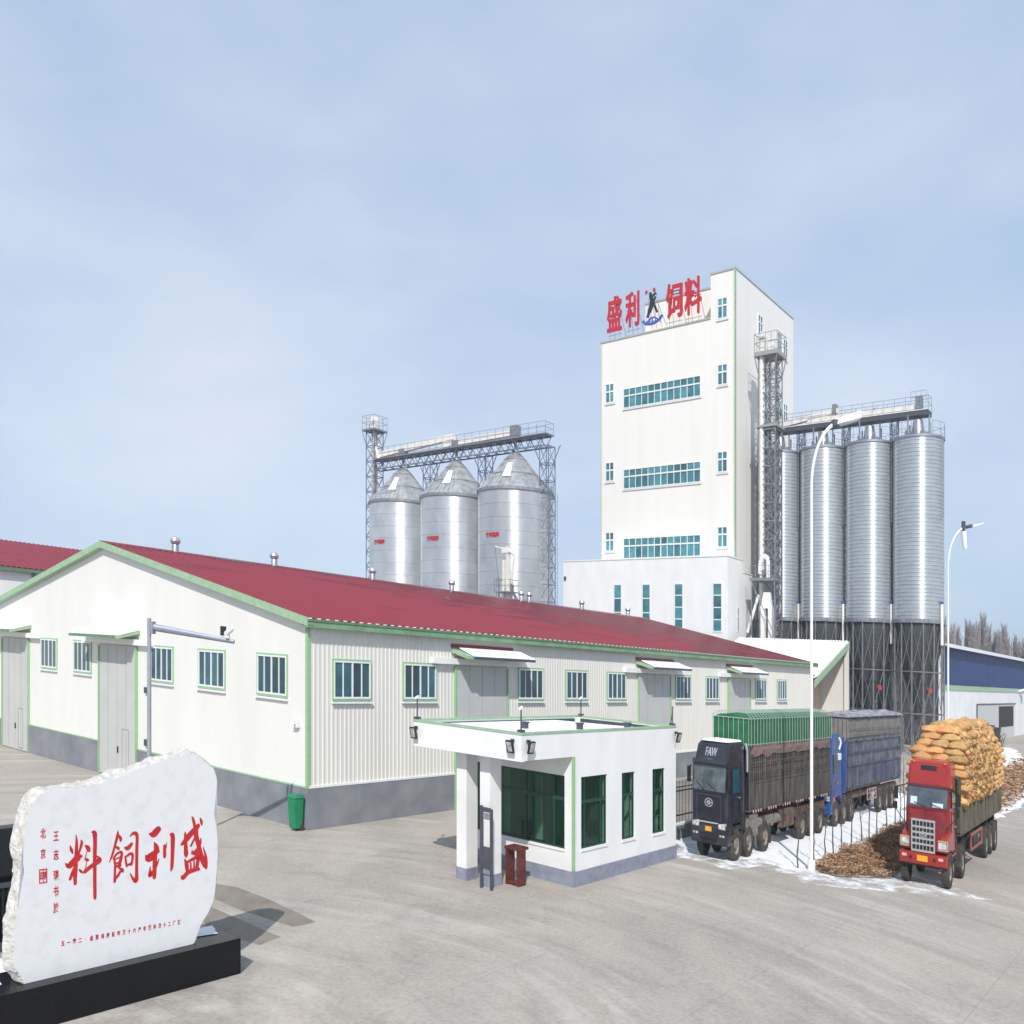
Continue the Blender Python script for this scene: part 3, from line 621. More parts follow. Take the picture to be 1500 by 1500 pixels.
def ladder(m, x, y, z0, z1, ax='q', w=.45, step=.45):
    a = (0, w/2) if ax == 'q' else (w/2, 0)
    for s in (-1, 1): m.tube((x+s*a[0], y+s*a[1], z0), (x+s*a[0], y+s*a[1], z1), .03, 4)
    k = int((z1-z0)/step)
    for i in range(k): m.tube((x-a[0], y-a[1], z0+i*step), (x+a[0], y+a[1], z0+i*step), .02, 4)

# ------------------------------------------------------------------ three grain silos with conical roofs
SILO_L = mat('silo_sheet', (.56, .59, .61), .40, metal=.62, var=.10, scale=.5, bump=.02, bscale=3, stretch=(1, 1, .6), objvar=.06)
CONE = mat('silo_cone', (.40, .42, .43), .42, metal=.5, var=.22, scale=1.2)
def brushed(m, rot=.25):
    n = m.node_tree.nodes; b = n['Principled BSDF']; t = n.new('ShaderNodeTangent'); t.direction_type = 'RADIAL'; t.axis = 'Z'
    m.node_tree.links.new(t.outputs[0], b.inputs['Tangent']); b.inputs['Anisotropic'].default_value = .85; b.inputs['Anisotropic Rotation'].default_value = rot
brushed(SILO_L)
names = ['grey silo with conical roof nearest the mill tower, rightmost of three', 'middle one of the three grey silos with conical roofs', 'leftmost grey silo with conical roof, beside the lattice elevator']
for i, (w, rr) in enumerate(((43.74, 5.25), (55.0, 5.3), (66.42, 5.25))):
    fr = HALL.at(68.2, w)
    t = thing('grain_silo', fr, names[i], 'silo', 'conical grain silos behind the warehouse')
    m = MB(); prof = []
    z = 0
    rings = 17; dz = 20.75/rings
    for k in range(rings):
        prof += [(rr, z), (rr, z+dz-.07), (rr+.035, z+dz-.05), (rr+.035, z+dz-.012)]; z += dz
    m.lathe(prof, 72); part('shell', m, SILO_L, t, fr, recalc=False)
    m = MB(); m.lathe([(rr+.05, 20.72), (rr+.18, 20.72), (rr+.18, 20.98), (rr+.05, 20.98)], 72); part('eave_ring', m, GALV, t, fr)
    m = MB(); pr = [(rr+.1, 20.99), (3.4, 22.45), (1.6, 23.95), (.55, 24.75), (.5, 25.0)]
    m.lathe(pr, 72)
    for k in range(48):
        a = 2*math.pi*k/48
        for (r0, z0), (r1, z1) in zip(pr[:3], pr[1:4]): m.tube((r0*math.cos(a), r0*math.sin(a), z0+.04), (r1*math.cos(a), r1*math.sin(a), z1+.04), .035, 3)
    part('conical_roof', m, CONE, t, fr, recalc=False)
    m = MB(); m.lathe([(3.45, 22.46), (3.45, 22.54), (3.40, 22.56)], 72); m.lathe([(1.65, 23.95), (1.65, 24.03), (1.6, 24.05)], 48)
    railing(m, [((rr+.1)*math.cos(2*math.pi*k/20), (rr+.1)*math.sin(2*math.pi*k/20)) for k in range(15, 21 if i else 22)], 20.98, .9, .025, 1.4)
    ladder(m, rr*.72+.3, -rr*.72-.3, 3, 21.2, 'p'); part('roof_ring', m, GALV, t, fr)
    m = MB(); a0 = R(205)                # snow caught on the cone
    m.lathe([(4.15, 22.0), (3.40, 22.60), (2.3, 23.5)], 10, a0=a0+R(-12), a1=a0+R(5)); m.sm = [True]*len(m.f)
    part('snow_patch', m, SNOW, t, fr, recalc=False, kind='stuff')
    m = MB(); vs, fs = glyphs('牧羊集团', .55, .02, .02)
    for v in [vs]:
        aa = R(183); m.add([((rr+.06+vv[2])*math.cos(aa+vv[0]/rr), (rr+.06+vv[2])*math.sin(aa+vv[0]/rr), 16.6+vv[1]*.85) for vv in vs], fs)
    part('lettering', m, RED, t, fr)
# conveyor bridge over them
fr = HALL.at(68.2, 38.0)
br = thing('conveyor_bridge', fr, 'high lattice catwalk with white conveyor above the three conical silos', 'bridge')
BL = 34.4; zt = 25.95
m = MB()
for p in (-.7, .7):
    for z in (24.95, zt-.06): m.tube((p, 0, z), (p, BL, z), .09, 4)
    k = 38
    for i in range(k):
        a, b = i*BL/k, (i+1)*BL/k
        m.tube((p, a, 24.95 if i % 2 else zt-.06), (p, b, zt-.06 if i % 2 else 24.95), .05, 4)
for i in range(20): m.tube((-.7, i*BL/19, 24.95), (.7, i*BL/19, 24.95), .04, 4)
part('truss', m, GALVB, br, fr)
part('deck', MB().box(-.95, .95, -.3, BL, zt-.02, zt+.10), GALV, br, fr)
m = MB(); railing(m, [(-.9, -.25), (-.9, BL-.5)], zt+.1, 1.05, .022, 1.5); railing(m, [(.9, -.25), (.9, BL-.5)], zt+.1, 1.05, .022, 1.5); railing(m, [(-.9, -.25), (.9, -.25)], zt+.1); part('railing', m, GALV, br, fr)
m = MB(); m.hexa([(-.35, 17.5, zt+.95), (.35, 17.5, zt+.95), (.35, 34.6, zt+.25), (-.35, 34.6, zt+.25), (-.35, 17.5, zt+1.5), (.35, 17.5, zt+1.5), (.35, 34.6, zt+.85), (-.35, 34.6, zt+.85)])
m.hexa([(-.32, 5.6, zt+.42), (.32, 5.6, zt+.42), (.32, 19.5, zt+.30), (-.32, 19.5, zt+.30), (-.32, 5.6, zt+.92), (.32, 5.6, zt+.92), (.32, 19.5, zt+.85), (-.32, 19.5, zt+.85)])
part('conveyor_casing', m, WPIPE, br, fr)
m = MB()
for q in (5.74, 17.0, 28.42): m.tube((0, q, 24.9), (0, q, zt+.1), .22, 8); m.box(-.5, .5, q-.6, q+.6, zt+.12, zt+.8 if q > 6 else zt+1.3)
part('outlet_box', m, GALV, br, fr)
for q in (.15, 11.3, 22.5):
    m = MB(); lattice(m, 0, q, 0, 24.9, 1.5, 1.6, .05); m.tube((0, q-.7, 22.9), (0, q-2.2, 24.9), .06, 4); m.tube((0, q+.7, 22.9), (0, q+2.2, 24.9), .06, 4)
    part('support_mast', m, GALVB, br, fr)
# bucket elevator at its left end
fr = HALL.at(68.2, 73.1)
el = thing('bucket_elevator', fr, 'tall lattice elevator tower with white head left of the conical silos', 'elevator')
m = MB(); lattice(m, 0, 0, 0, 29.1, 1.9, 1.65, .055); part('lattice_mast', m, GALVB, el, fr)
m = MB(); m.box(-1.45, 1.45, -1.45, 1.45, 29.1, 29.28); part('platform', m, GALV, el, fr)
m = MB(); railing(m, [(-1.4,-1.4),(1.4,-1.4),(1.4,1.4),(-1.4,1.4)], 29.28, 1.4, .025, .9, True)
for a, b in ((-1, -1), (1, -1), (1, 1), (-1, 1)): m.tube((a*.95, b*.95, 27.6), (a*1.4, b*1.4, 29.1), .06, 4)
part('railing', m, GALV, el, fr)
m = MB(); m.box(-.30, .30, -.34, .34, 1, 29.1); part('leg_duct', m, mat('tan_duct', (.50, .45, .38), .6), el, fr)
m = MB(); m.box(-.48, .48, -.55, .55, 29.285, 30.2)
m.tube((-.48, 0, 30.2), (.48, 0, 30.2), .55, 20)
m.box(.5, .9, -.2, .25, 29.5, 29.9); part('elevator_head', m, WPIPE, el, fr)
m = MB(); m.path([(-.35, -.3, 29.0), (-.5, -.6, 27.6), (-.5, -1.5, 26.0)], .25, 8); part('spout', m, WPIPE, el, fr)
m = MB(); m.tube((-.2, .9, 29.3), (-.2, .9, 30.0), .12, 6); part('motor', m, DGREY, el, fr)
# small intake elevator in front of the right-hand silo
fr = HALL.at(60, 38.5)
se = thing('intake_elevator', fr, 'small white intake elevator in front of the rightmost conical silo', 'elevator')
m = MB(); m.box(-.22, .22, -.5, -.15, 0, 14.9); m.box(-.22, .22, .15, .5, 0, 14.0); m.box(-.3, .3, -.6, .55, 14.6, 15.1); part('leg_duct', m, WPIPE, se, fr)
m = MB(); m.path([(0, -.1, 15.0), (-.2, -1.5, 14.4), (0, -.9, 12.0)], .16, 7); m.path([(0, .6, 15.0), (0, 1.9, 15.2)], .06, 5); part('spout', m, WPIPE, se, fr)
m = MB(); m.box(-.8, .8, -1.3, 1.3, 11.2, 11.3); railing(m, [(-.8,-1.3),(.8,-1.3),(.8,1.3),(-.8,1.3)], 11.3, 1, .025, .9, True)
m.tube((0, 1.2, 8), (0, 1.2, 11.2), .05, 4); m.path([(0, 1.9, 15.1), (0, 1.2, 11.9), (0, 1.5, 9)], .05, 4); m.path([(0, -1.2, 11.2), (0, -2.3, 7.5), (0, -2.5, 6)], .07, 4); ladder(m, -.4, -1.1, 5, 11.2); ladder(m, -.4, 1.1, 5, 12.5)
part('platform', m, GALV, se, fr)

# ------------------------------------------------------------------ four tall spiral silos on steel legs
SILO_R = mat('spiral_silo_sheet', (.56, .60, .625), .38, metal=.62, col2=(.44, .48, .50), scale=1., width=.6, bump=.02, bscale=3, stretch=(1, 1, 2.5), objvar=.05)
cyl = {}
brushed(SILO_R, .25)
BOTTOM = 10.42; TOPZ = 24.35; RR = 2.70
labs = ['rightmost of the four tall ribbed silos', 'third from the left of the four tall ribbed silos', 'second from the left of the tall ribbed silos, behind the near lamp post', 'leftmost tall ribbed silo, partly hidden by the lattice elevator']
for i, w in enumerate((-4.93, .52, 6.10, 11.62)):
    fr = HALL.at(82.79, w)
    t = thing('ribbed_silo', fr, labs[i], 'silo', 'tall ribbed silos on steel legs')
    def shell():
        m = MB(); prof = []; k = 47; dz = (TOPZ-BOTTOM)/k; z = BOTTOM
        for j in range(k): prof += [(RR, z), (RR, z+dz-.085), (RR+.045, z+dz-.065), (RR+.045, z+dz-.02)]; z += dz
        return m.lathe(prof, 56)
    place('shell', cached('rib_shell', fr, shell, SILO_R), t, fr)
    def ring():
        m = MB(); m.lathe([(RR+.02, BOTTOM-.30), (RR+.14, BOTTOM-.30), (RR+.14, BOTTOM), (RR+.02, BOTTOM)], 48)
        for k in range(40):
            a = 2*math.pi*k/40; m.tube((RR*1.04*math.cos(a), RR*1.04*math.sin(a), BOTTOM-.32), (RR*1.04*math.cos(a), RR*1.04*math.sin(a), BOTTOM+.02), .06, 4)
        return m
    place('base_ring', cached('rib_ring', fr, ring, GALV), t, fr)
    def top():
        m = MB(); m.lathe([(RR+.12, TOPZ-.1), (RR+.12, TOPZ+.06), (RR-.3, TOPZ+.12), (.7, TOPZ+.7), (.5, TOPZ+1.6)], 40, capt=True)
        railing(m, [((RR+.12)*math.cos(2*math.pi*k/16), (RR+.12)*math.sin(2*math.pi*k/16)) for k in range(16)], TOPZ+.05, 1.05, .02, 1.2, True)
        for k in range(9): a = 2*math.pi*k/9+.3; m.tube((1.3*math.cos(a), 1.3*math.sin(a), TOPZ+.3), (1.3*math.cos(a), 1.3*math.sin(a), TOPZ+1.9-.5*(k % 3)), .09, 5)
        return m
    place('silo_top', cached('rib_top', fr, top, STEEL), t, fr)
    def legs():
        m = MB(); n = 14
        for k in range(n):
            a = 2*math.pi*k/n; b = 2*math.pi*(k+1)/n; c, s = math.cos(a)*RR, math.sin(a)*RR; c2, s2 = math.cos(b)*RR, math.sin(b)*RR
            m.tube((c, s, 0), (c, s, BOTTOM-.3), .085, 5)
            for z in (3.2, 6.4): m.tube((c, s, z), (c2, s2, z), .05, 4)
            for z0_, z1_ in ((.2, 3.2), (3.2, 6.4), (6.4, BOTTOM-.3)): m.tube((c, s, z0_), (c2, s2, z1_), .035, 4); m.tube((c2, s2, z0_), (c, s, z1_), .022, 4)
        return m
    place('support_legs', cached('rib_legs', fr, legs, mat('leg_steel', (.20, .21, .225), .6, metal=.3, var=.15)), t, fr)
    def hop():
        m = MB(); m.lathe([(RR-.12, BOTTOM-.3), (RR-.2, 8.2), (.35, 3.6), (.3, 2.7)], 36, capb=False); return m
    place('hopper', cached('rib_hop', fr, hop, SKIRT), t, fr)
    if i < 2:
        m = MB(); a = R(222); m.tube((RR*.8*math.cos(a), RR*.8*math.sin(a), 5.0), (RR*1.0*math.cos(a), RR*1.0*math.sin(a), 5.0), .22, 12); part('fan_housing', m, mat('orange_red', (.34, .05, .03), .5), t, fr)
    def drain():
        m = MB(); m.tube((RR*.75, RR+.25, .5), (RR*.75, RR+.25, TOPZ), .13, 6); return m
    m = MB(); m.tube((-.6, RR+.12, 10), (-.6, RR+.12, TOPZ-.5), .06, 5); ladder(m, -.9, -RR-.12, 18, TOPZ, 'p'); part('ladder', m, GALV, t, fr)
    m = MB(); m.tube((-.9, -RR-.05, 8.5), (-.9, -RR-.05, 11.6), .16, 8); part('down_pipe', m, PAINTW, t, fr)
    m = MB(); m.tube((-.9, -RR-.05, 11.61), (-.9, -RR-.05, 11.8), .165, 8); part('pipe_collar', m, BLUEPOST, t, fr)
# bridge over them
fr = HALL.at(82.79, -6.2)
b2 = thing('conveyor_bridge', fr, 'dark catwalk with white conveyor over the tall ribbed silos', 'bridge')
zt = 26.55; BL2 = 18.4
part('deck', MB().box(-.8, .8, 0, BL2, zt-.38, zt), mat('dark_steel', (.07, .08, .10), .6, metal=.3), b2, fr)
part('snow_on_edge', MB().box(-.84, -.70, .1, BL2-.1, zt+.002, zt+.05), PAINTW, b2, fr, kind='stuff')
m = MB(); railing(m, [(.75, 0), (-.75, 0), (-.75, BL2)], zt, 1.1, .022, 1.2); railing(m, [(.75, 0), (.75, BL2)], zt, 1.1, .022, 1.2)
railing(m, [(-.7, .2), (-.7, 1.9)], zt+.6, .9, .022, .6); part('railing', m, GALV, b2, fr)
m = MB(); m.hexa([(-.3, 1.4, zt+.10), (.3, 1.4, zt+.10), (.3, 14.2, zt+.12), (-.3, 14.2, zt+.12), (-.3, 1.4, zt+.55), (.3, 1.4, zt+.55), (.3, 14.2, zt+.62), (-.3, 14.2, zt+.62)])
m.hexa([(-.3, 10.5, zt+.75), (.3, 10.5, zt+.75), (.3, BL2, zt+.1), (-.3, BL2, zt+.1), (-.3, 10.5, zt+1.15), (.3, 10.5, zt+1.15), (.3, BL2, zt+.5), (-.3, BL2, zt+.5)])
part('conveyor_casing', m, WPIPE, b2, fr)
m = MB(); m.box(-.35, .35, .8, 1.5, zt+.05, zt+1.2); m.box(-.35, .35, 10.6, 11.1, zt+.6, zt+1.5); m.tube((0, 6.2, zt+.1), (0, 6.2, zt+.8), .1, 6); part('drive_box', m, GALV, b2, fr)
for q in (3.9, 9.5, 15.1):
    m = MB(); lattice(m, 0, q, 10, zt-.38, .75, 1.1, .045); part('support_mast', m, GALVB, b2, fr)
# tall elevator between tower and silos
fr = HALL.at(79.0, 11.35)
e2 = thing('bucket_elevator', fr, 'tall grey lattice elevator tower beside the mill tower', 'elevator')
m = MB(); lattice(m, 0, 0, 0, 31.9, 2.15, 1.55, .06); lattice(m, .3, -.2, 0, 31.9, 1.1, 1.1, .035); part('lattice_mast', m, GALV, e2, fr)
part('platform', MB().box(-1.5, 1.5, -1.5, 1.5, 31.9, 32.25), mat('platform_grey', (.30, .30, .30), .6), e2, fr)
part('platform', MB().box(-1.3, 1.3, -1.3, 1.3, 26.0, 26.2), MATS['platform_grey'], e2, fr)
m = MB(); railing(m, [(-1.45,-1.45),(1.45,-1.45),(1.45,1.45),(-1.45,1.45)], 32.25, 1.5, .03, .8, True)
for a, b in ((-1, -1), (1, -1), (1, 1), (-1, 1)): m.tube((a*1.07, b*1.07, 30.4), (a*1.45, b*1.45, 31.9), .07, 4)
part('railing', m, GALV, e2, fr)
m = MB(); m.tube((-.9, .75, .5), (-.9, .75, 31.9), .30, 10); part('white_riser', m, WPIPE, e2, fr)
m = MB(); m.box(-1.0, 0, .3, 1.1, 32.26, 33.6); m.tube((-1.0, .7, 33.6), (0, .7, 33.6), .42, 14); m.box(-.2, .5, -.5, .1, 32.26, 33.2); part('elevator_head', m, WPIPE, e2, fr)
m = MB(); m.tube((.55, -.6, .5), (.55, -.6, 31.9), .12, 6); m.tube((.2, .2, 1), (.2, .2, 31.5), .10, 6); ladder(m, -.9, -.3, 1, 31.9); part('ladder', m, GALV, e2, fr)
# lower outlet with platform
fr = HALL.at(76.4, 10.75)
e3 = thing('dust_collector', fr, 'white dust pipes with grey platform at the foot of the lattice elevator', 'dust collector')
m = MB(); m.path([(0, -.2, 13.35), (0, -.2, 14.8), (0, .0, 15.1), (0, .45, 15.1), (0, .8, 14.6), (0, .85, 13.7)], .24, 10); part('bent_duct', m, PAINTW, e3, fr)
m = MB(); m.box(-1.0, 1.3, -1.5, 1.7, 13.1, 13.35); m.tube((-.9, 1.5, 0), (-.9, 1.5, 13.1), .07, 5); m.tube((-.9, -1.4, 0), (-.9, -1.4, 13.1), .07, 5); m.tube((-.9, 1.5, 13.0), (-.9, -1.2, 9.0), .05, 4)
railing(m, [(-1, -1.5), (-1, 1.7)], 13.35, 1.0, .025, .8); part('platform', m, GALV, e3, fr)
m = MB(); m.box(-.28, .28, -.78, -.3, 0, 10.9); m.box(-.28, .28, .15, .62, 0, 10.9); m.hexa([(-.28,-.78,10.9),(.28,-.78,10.9),(.28,.62,10.9),(-.28,.62,10.9),(-.2,-.5,12.2),(.2,-.5,12.2),(.2,.3,12.2),(-.2,.3,12.2)]); m.path([(0, 1.0, 12.0), (-.1, 2.4, 8.9)], .17, 7); part('forked_duct', m, PAINTW, e3, fr)

# ------------------------------------------------------------------ blue-topped building at right
BB = HALL.at(97.3, -4.0)
bb = thing('blue_topped_building', BB, 'white shed with deep blue fascia and pale green stripe at far right', 'building')
BLn = 105; part('wall', MB().box(0, BLn, 0, .3, 0, 9.0), WHITE, bb, BB)
part('rear_wall', MB().box(.01, BLn-.01, 15.7, 16, 0, 9.0), WHITE, bb, BB)
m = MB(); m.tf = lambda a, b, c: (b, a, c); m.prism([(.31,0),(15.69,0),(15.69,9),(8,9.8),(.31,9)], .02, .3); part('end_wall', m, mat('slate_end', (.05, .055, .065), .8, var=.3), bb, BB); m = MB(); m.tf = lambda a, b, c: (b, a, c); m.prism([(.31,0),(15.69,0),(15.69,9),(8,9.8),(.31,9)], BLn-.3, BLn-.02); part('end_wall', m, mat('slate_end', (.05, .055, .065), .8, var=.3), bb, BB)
m = MB(SIDE); m.ribs(.1, BLn, .9, .05, 0, 0, 0, skew=lambda x, d, t: (x, d+.004, .3 if t == 0 else 5.03)); part('cladding', m, mat('pale_sheet', (.62, .63, .65), .55, var=.05, scale=.3), bb, BB, recalc=False)
m = MB(SIDE); m.ribs(-.1, BLn, .9, .06, 0, 0, 0, skew=lambda x, d, t: (x, d+.02, 5.52 if t == 0 else 8.9)); part('blue_fascia', m, BLUEP, bb, BB, recalc=False)
part('green_stripe', MB(SIDE).box(-.1, BLn, .01, .10, 5.04, 5.51), GREENL, bb, BB)
m = MB(); m.hexa([(-.4,-.8,8.92),(BLn,-.8,8.92),(BLn,8,10.0),(-.4,8,10.0),(-.4,-.8,9.05),(BLn,-.8,9.05),(BLn,8,10.13),(-.4,8,10.13)]); m.hexa([(-.4,8,10.0),(BLn,8,10.0),(BLn,16.8,8.92),(-.4,16.8,8.92),(-.4,8,10.13),(BLn,8,10.13),(BLn,16.8,9.05),(-.4,16.8,9.05)]); part('roof', m, mat('snowy_red_roof', (.36, .05, .06), .6, col2=(.80, .81, .84), scale=.55, width=.12, mid=.42, stretch=(1, 1, 1)), bb, BB)
m = MB(SIDE); m.box(-.4, BLn, .805, .90, 8.80, 9.12); part('gutter', m, FRAME, bb, BB)
part('door', MB(SIDE).box(20.5, 50.0, .06, .12, 0, 3.7), mat('grey_white_door', (.50, .51, .52), .6), bb, BB)
m = MB(SIDE); m.box(20.3, 51, .125, .2, 3.71, 3.82); m.box(20.3, 20.6, .125, .2, 0, 3.7); part('door_frame', m, DGREY, bb, BB)
part('opening', MB(SIDE).box(36.5, 49.0, .125, .14, 1.2, 3.5), mat('dark_opening', (.02, .018, .016), .9), bb, BB)
m = MB(SIDE); m.tube((54, .05, 5.2), (55.5, 1.2, 5.6), .12, 6); m.box(55, 56.5, .9, 1.5, 5.4, 5.9); part('wall_lamp', m, PAINTW, bb, BB)
# stub columns in the snow before it
for k in range(4):
    f_ = HALL.at(72+k*2.6, -13.2-.1*k)
    solo('stub_column', MB().box(-.35, .35, -.35, .35, 0, 3.3-.2*k), mat('charcoal', (.045, .045, .05), .8), f_, '%s dark stub column from the left before the white and blue shed' % ORD[k], 'column', 'dark stub columns before the white shed')

# ------------------------------------------------------------------ gatehouse
GH = HALL.at(1.79, -13.65)
gh = thing('gatehouse', GH, 'small white gatehouse with deep flat canopy and green glass windows', 'gatehouse')
D = 5.35; LN = 7.78; CO = 3.08; ZS = 3.25; ZT = 3.92; WT = .24
def wall_open(ori, s0, s1, z0, z1, holes, th=WT):
    """a wall with real openings; holes = (a, b, c, d) in s and z"""
    m = MB(ori); xs_ = sorted({s0, s1, *[h[0] for h in holes], *[h[1] for h in holes]})
    for a, b in zip(xs_, xs_[1:]):
        hs = sorted([(h[2], h[3]) for h in holes if h[0] <= a and h[1] >= b]); z = z0
        for c, d in hs:
            if c > z: m.box(a, b, -th, 0, z, c)
            z = d
        if z < z1: m.box(a, b, -th, 0, z, z1)
    return m
HF = [(.41, D-.35, .90, 2.74)]
HS = [(.50, 2.28, .90, 2.72), (3.35, 4.34, .89, 2.70), (5.76, 6.80, .86, 2.70)]
part('front_wall', wall_open(FRONT, 0, D, 0, ZS, HF), WHITE_D, gh, GH)
m = wall_open(SIDE, WT, LN, 0, ZS, HS); part('side_wall', m, WHITE, gh, GH)
m = MB(); m.box(LN-WT, LN-.002, WT, D-WT, 0, ZS); m.box(WT, LN, D-WT, D-.002, 0, ZS); part('back_wall', m, WHITE, gh, GH)
m = MB(); m.box(-CO+.181, LN-.181, .181, D-.181, ZS+.002, 3.45); part('roof_slab', m, WHITE, gh, GH)
m = MB(); m.box(-CO-.001, -CO+.18, 0, D, ZS-.02, ZT-.07); m.box(-CO+.18, LN, 0, .18, ZS+.0005, ZT-.07); m.box(LN-.18, LN, .18, D, ZS+.004, ZT-.07); m.box(-CO+.18, LN-.18, D-.18, D, ZS+.004, ZT-.07); part('fascia', m, WHITE, gh, GH)
m = MB(); m.box(-CO-.02, -CO+.14, -.02, D+.02, ZT-.07, ZT-.01); m.box(-CO+.14, LN+.02, -.02, .14, ZT-.07, ZT-.01); m.box(LN-.14, LN+.02, .14, D+.02, ZT-.07, ZT-.01); m.box(-CO+.14, LN-.14, D-.14, D+.02, ZT-.07, ZT-.01); part('parapet_cap', m, GREENL, gh, GH)
m = MB(); m.box(LN-.30, LN-.23, .4, D-.4, 3.5, 3.83); m.box(-CO+.5, LN-.6, D-.30, D-.23, 3.5, 3.83); part('roof_membrane', m, DGREY, gh, GH)
pts = [(-CO+.24, .24), (LN-.9, .24), (LN-1.6, D*.45), (LN-2.2, D-.35), (-CO+.24, D-.24)]
pm = MB(); pm.prismz(pts, 3.452, 3.80); part('roof_snow', pm, SNOW, gh, GH, kind='stuff')
m = MB(); m.box(-.05, -.002, -.05, .05, .42, ZS-.02); m.box(-.002, .05, -.05, -.002, .42, ZS+.0); part('corner_trim', m, GREEN, gh, GH)
m = MB(FRONT); m.box(-.05, D, .004, .05, 0, .38); m.tf = SIDE; m.box(-.0, LN, .004, .05, 0, .38); part('plinth', m, mat('blue_grey_plinth', (.22, .24, .30), .8, var=.12), gh, GH)
for (p, q) in ((-2.52, 1.92+.0), (-2.50, 3.12)):
    pl = part('pillar', MB().box(0, .62, 0, .50, .0, ZS-.0), WHITE_D, gh, GH, (p+.0, q, 0))
    part('pillar_base', MB().box(-.02, .64, -.02, .52, .0, .30), MATS['blue_grey_plinth'], pl, GH)
# green glazing
GGL = bpy.data.materials.new('green_window_glass'); GGL.use_nodes = True; n_ = GGL.node_tree.nodes; l_ = GGL.node_tree.links; bs = n_['Principled BSDF']
bs.inputs['Base Color'].default_value = (.008, .025, .02, 1); bs.inputs['Roughness'].default_value = .03; bs.inputs['Specular IOR Level'].default_value = .8
tr = n_.new('ShaderNodeBsdfTransparent'); tr.inputs[0].default_value = (.76, .95, .86, 1); mx = n_.new('ShaderNodeMixShader'); mx.inputs[0].default_value = .30
l_.new(tr.outputs[0], mx.inputs[1]); l_.new(bs.outputs[0], mx.inputs[2]); l_.new(mx.outputs[0], n_['Material Output'].inputs[0])
GFR = mat('dark_green_frame', (.008, .05, .035), .4)
def gwin(ori, h, cols, zs):
    a, b, c, d = h
    fr_ = MB(ori); e = .035
    xs_ = [a+(b-a)*t for t in cols]
    for x in xs_: fr_.box(max(a, x-e), min(b, x+e), -.13, -.06, c, d)
    for z in (c, zs, d): fr_.box(a, b, -.128, -.055, max(c, z-e*1.3), min(d, z+e*1.3))
    w = part('window', fr_, GFR, gh, GH)
    for x0, x1 in zip(xs_, xs_[1:]):
        for z0, z1 in ((c, zs), (zs, d)): part('pane', MB(ori).box(x0+e, x1-e, -.10, -.09, z0+e*1.3, z1-e*1.3), GGL, w, GH)
    part('sill', MB(ori).box(a-.02, b+.02, -.05, .04, c-.06, c-.002), WHITE_D, w, GH)
gwin(FRONT, HF[0], (0, .115, .42, .72, 1), 2.15)
for h, cols in zip(HS, ((0, .16, .78, 1), (0, .25, 1), (0, .28, 1))): gwin(SIDE, h, cols, 2.08)
m = MB(); m.box(WT, LN-WT, WT, D-WT, .01, .06); part('inner_floor', m, mat('inner_floor', (.40, .41, .38), .6), gh, GH)
for q_ in (1.7, 3.3): part('reflection_strip', MB().box(.30, .34, q_, q_+.35, .95, 2.72), mat('pale_reflection_strip', (.55, .60, .52), .9), gh, GH)  # pale boards added to imitate the vertical reflection band in the front window
m = MB(); m.box(4.9, 5.0, WT, D-WT, .07, ZS-.01); part('partition', m, WHITE, gh, GH)
m = MB(); m.box(.5, 1.3, .8, 3.6, .70, .76); m.box(.55, .6, .85, .9, .06, .7); m.box(.55, .6, 3.5, 3.55, .06, .7); m.box(1.2, 1.25, .85, 3.5, .06, .7); solo('desk', m, BROWNW, GH, 'wooden desk inside the gatehouse behind the front window', 'desk')
m = MB(); m.box(.75, .8, 2.6, 3.1, .9, 1.3); m.box(.72, .95, 2.78, 2.92, .765, .9); solo('monitor', m, BLKM, GH, 'black monitor on the gatehouse desk', 'monitor')
m = MB(); m.lathe([(.08, .765), (.11, .95), (.07, 1.0)], 10, 1.0, 1.15, capb=True)
for k in range(16): a = k*2.4; m.tube((1.0, 1.15, .98), (1.0+.2*math.cos(a), 1.15+.2*math.sin(a), 1.25+.12*(k % 3)), .015, 4)
solo('potted_plant', m, mat('plant_green', (.05, .12, .05), .7), GH, 'small potted plant behind the gatehouse window', 'plant')
# floodlights and cameras on the canopy
def floodlight(s, q, face, lab):
    fr = GH.at(*(( -CO-.02, q, 0) if face == 'F' else (s, -.02, 0)))
    ori = FRONT if face == 'F' else SIDE
    t = thing('floodlight', fr, lab, 'floodlight', 'floodlights on the gatehouse canopy')
    m = MB(ori); m.box(-.05, .05, 0, .10, 3.68, 3.74); m.hexa([(-.15,.10,3.42),(.15,.10,3.42),(.15,.16,3.42),(-.15,.16,3.42),(-.15,.18,3.72),(.15,.18,3.72),(.15,.26,3.70),(-.15,.26,3.70)]); part('housing', m, BLKM, t, fr)
    m = MB(ori); m.hexa([(-.10,.165,3.46),(.10,.165,3.46),(.10,.18,3.455),(-.10,.18,3.455),(-.10,.25,3.675),(.10,.25,3.675),(.10,.265,3.67),(-.10,.265,3.67)]); part('lamp_glass', m, LAMP, t, fr)
floodlight(0, .35, 'F', 'black floodlight on the canopy front beside its near corner'); floodlight(0, D-.2, 'F', 'black floodlight at the canopy\'s left end'); floodlight(-CO+.3, 0, 'S', 'black floodlight just right of the canopy\'s near corner'); floodlight(LN-.1, 0, 'S', 'black floodlight at the gatehouse\'s far right corner')
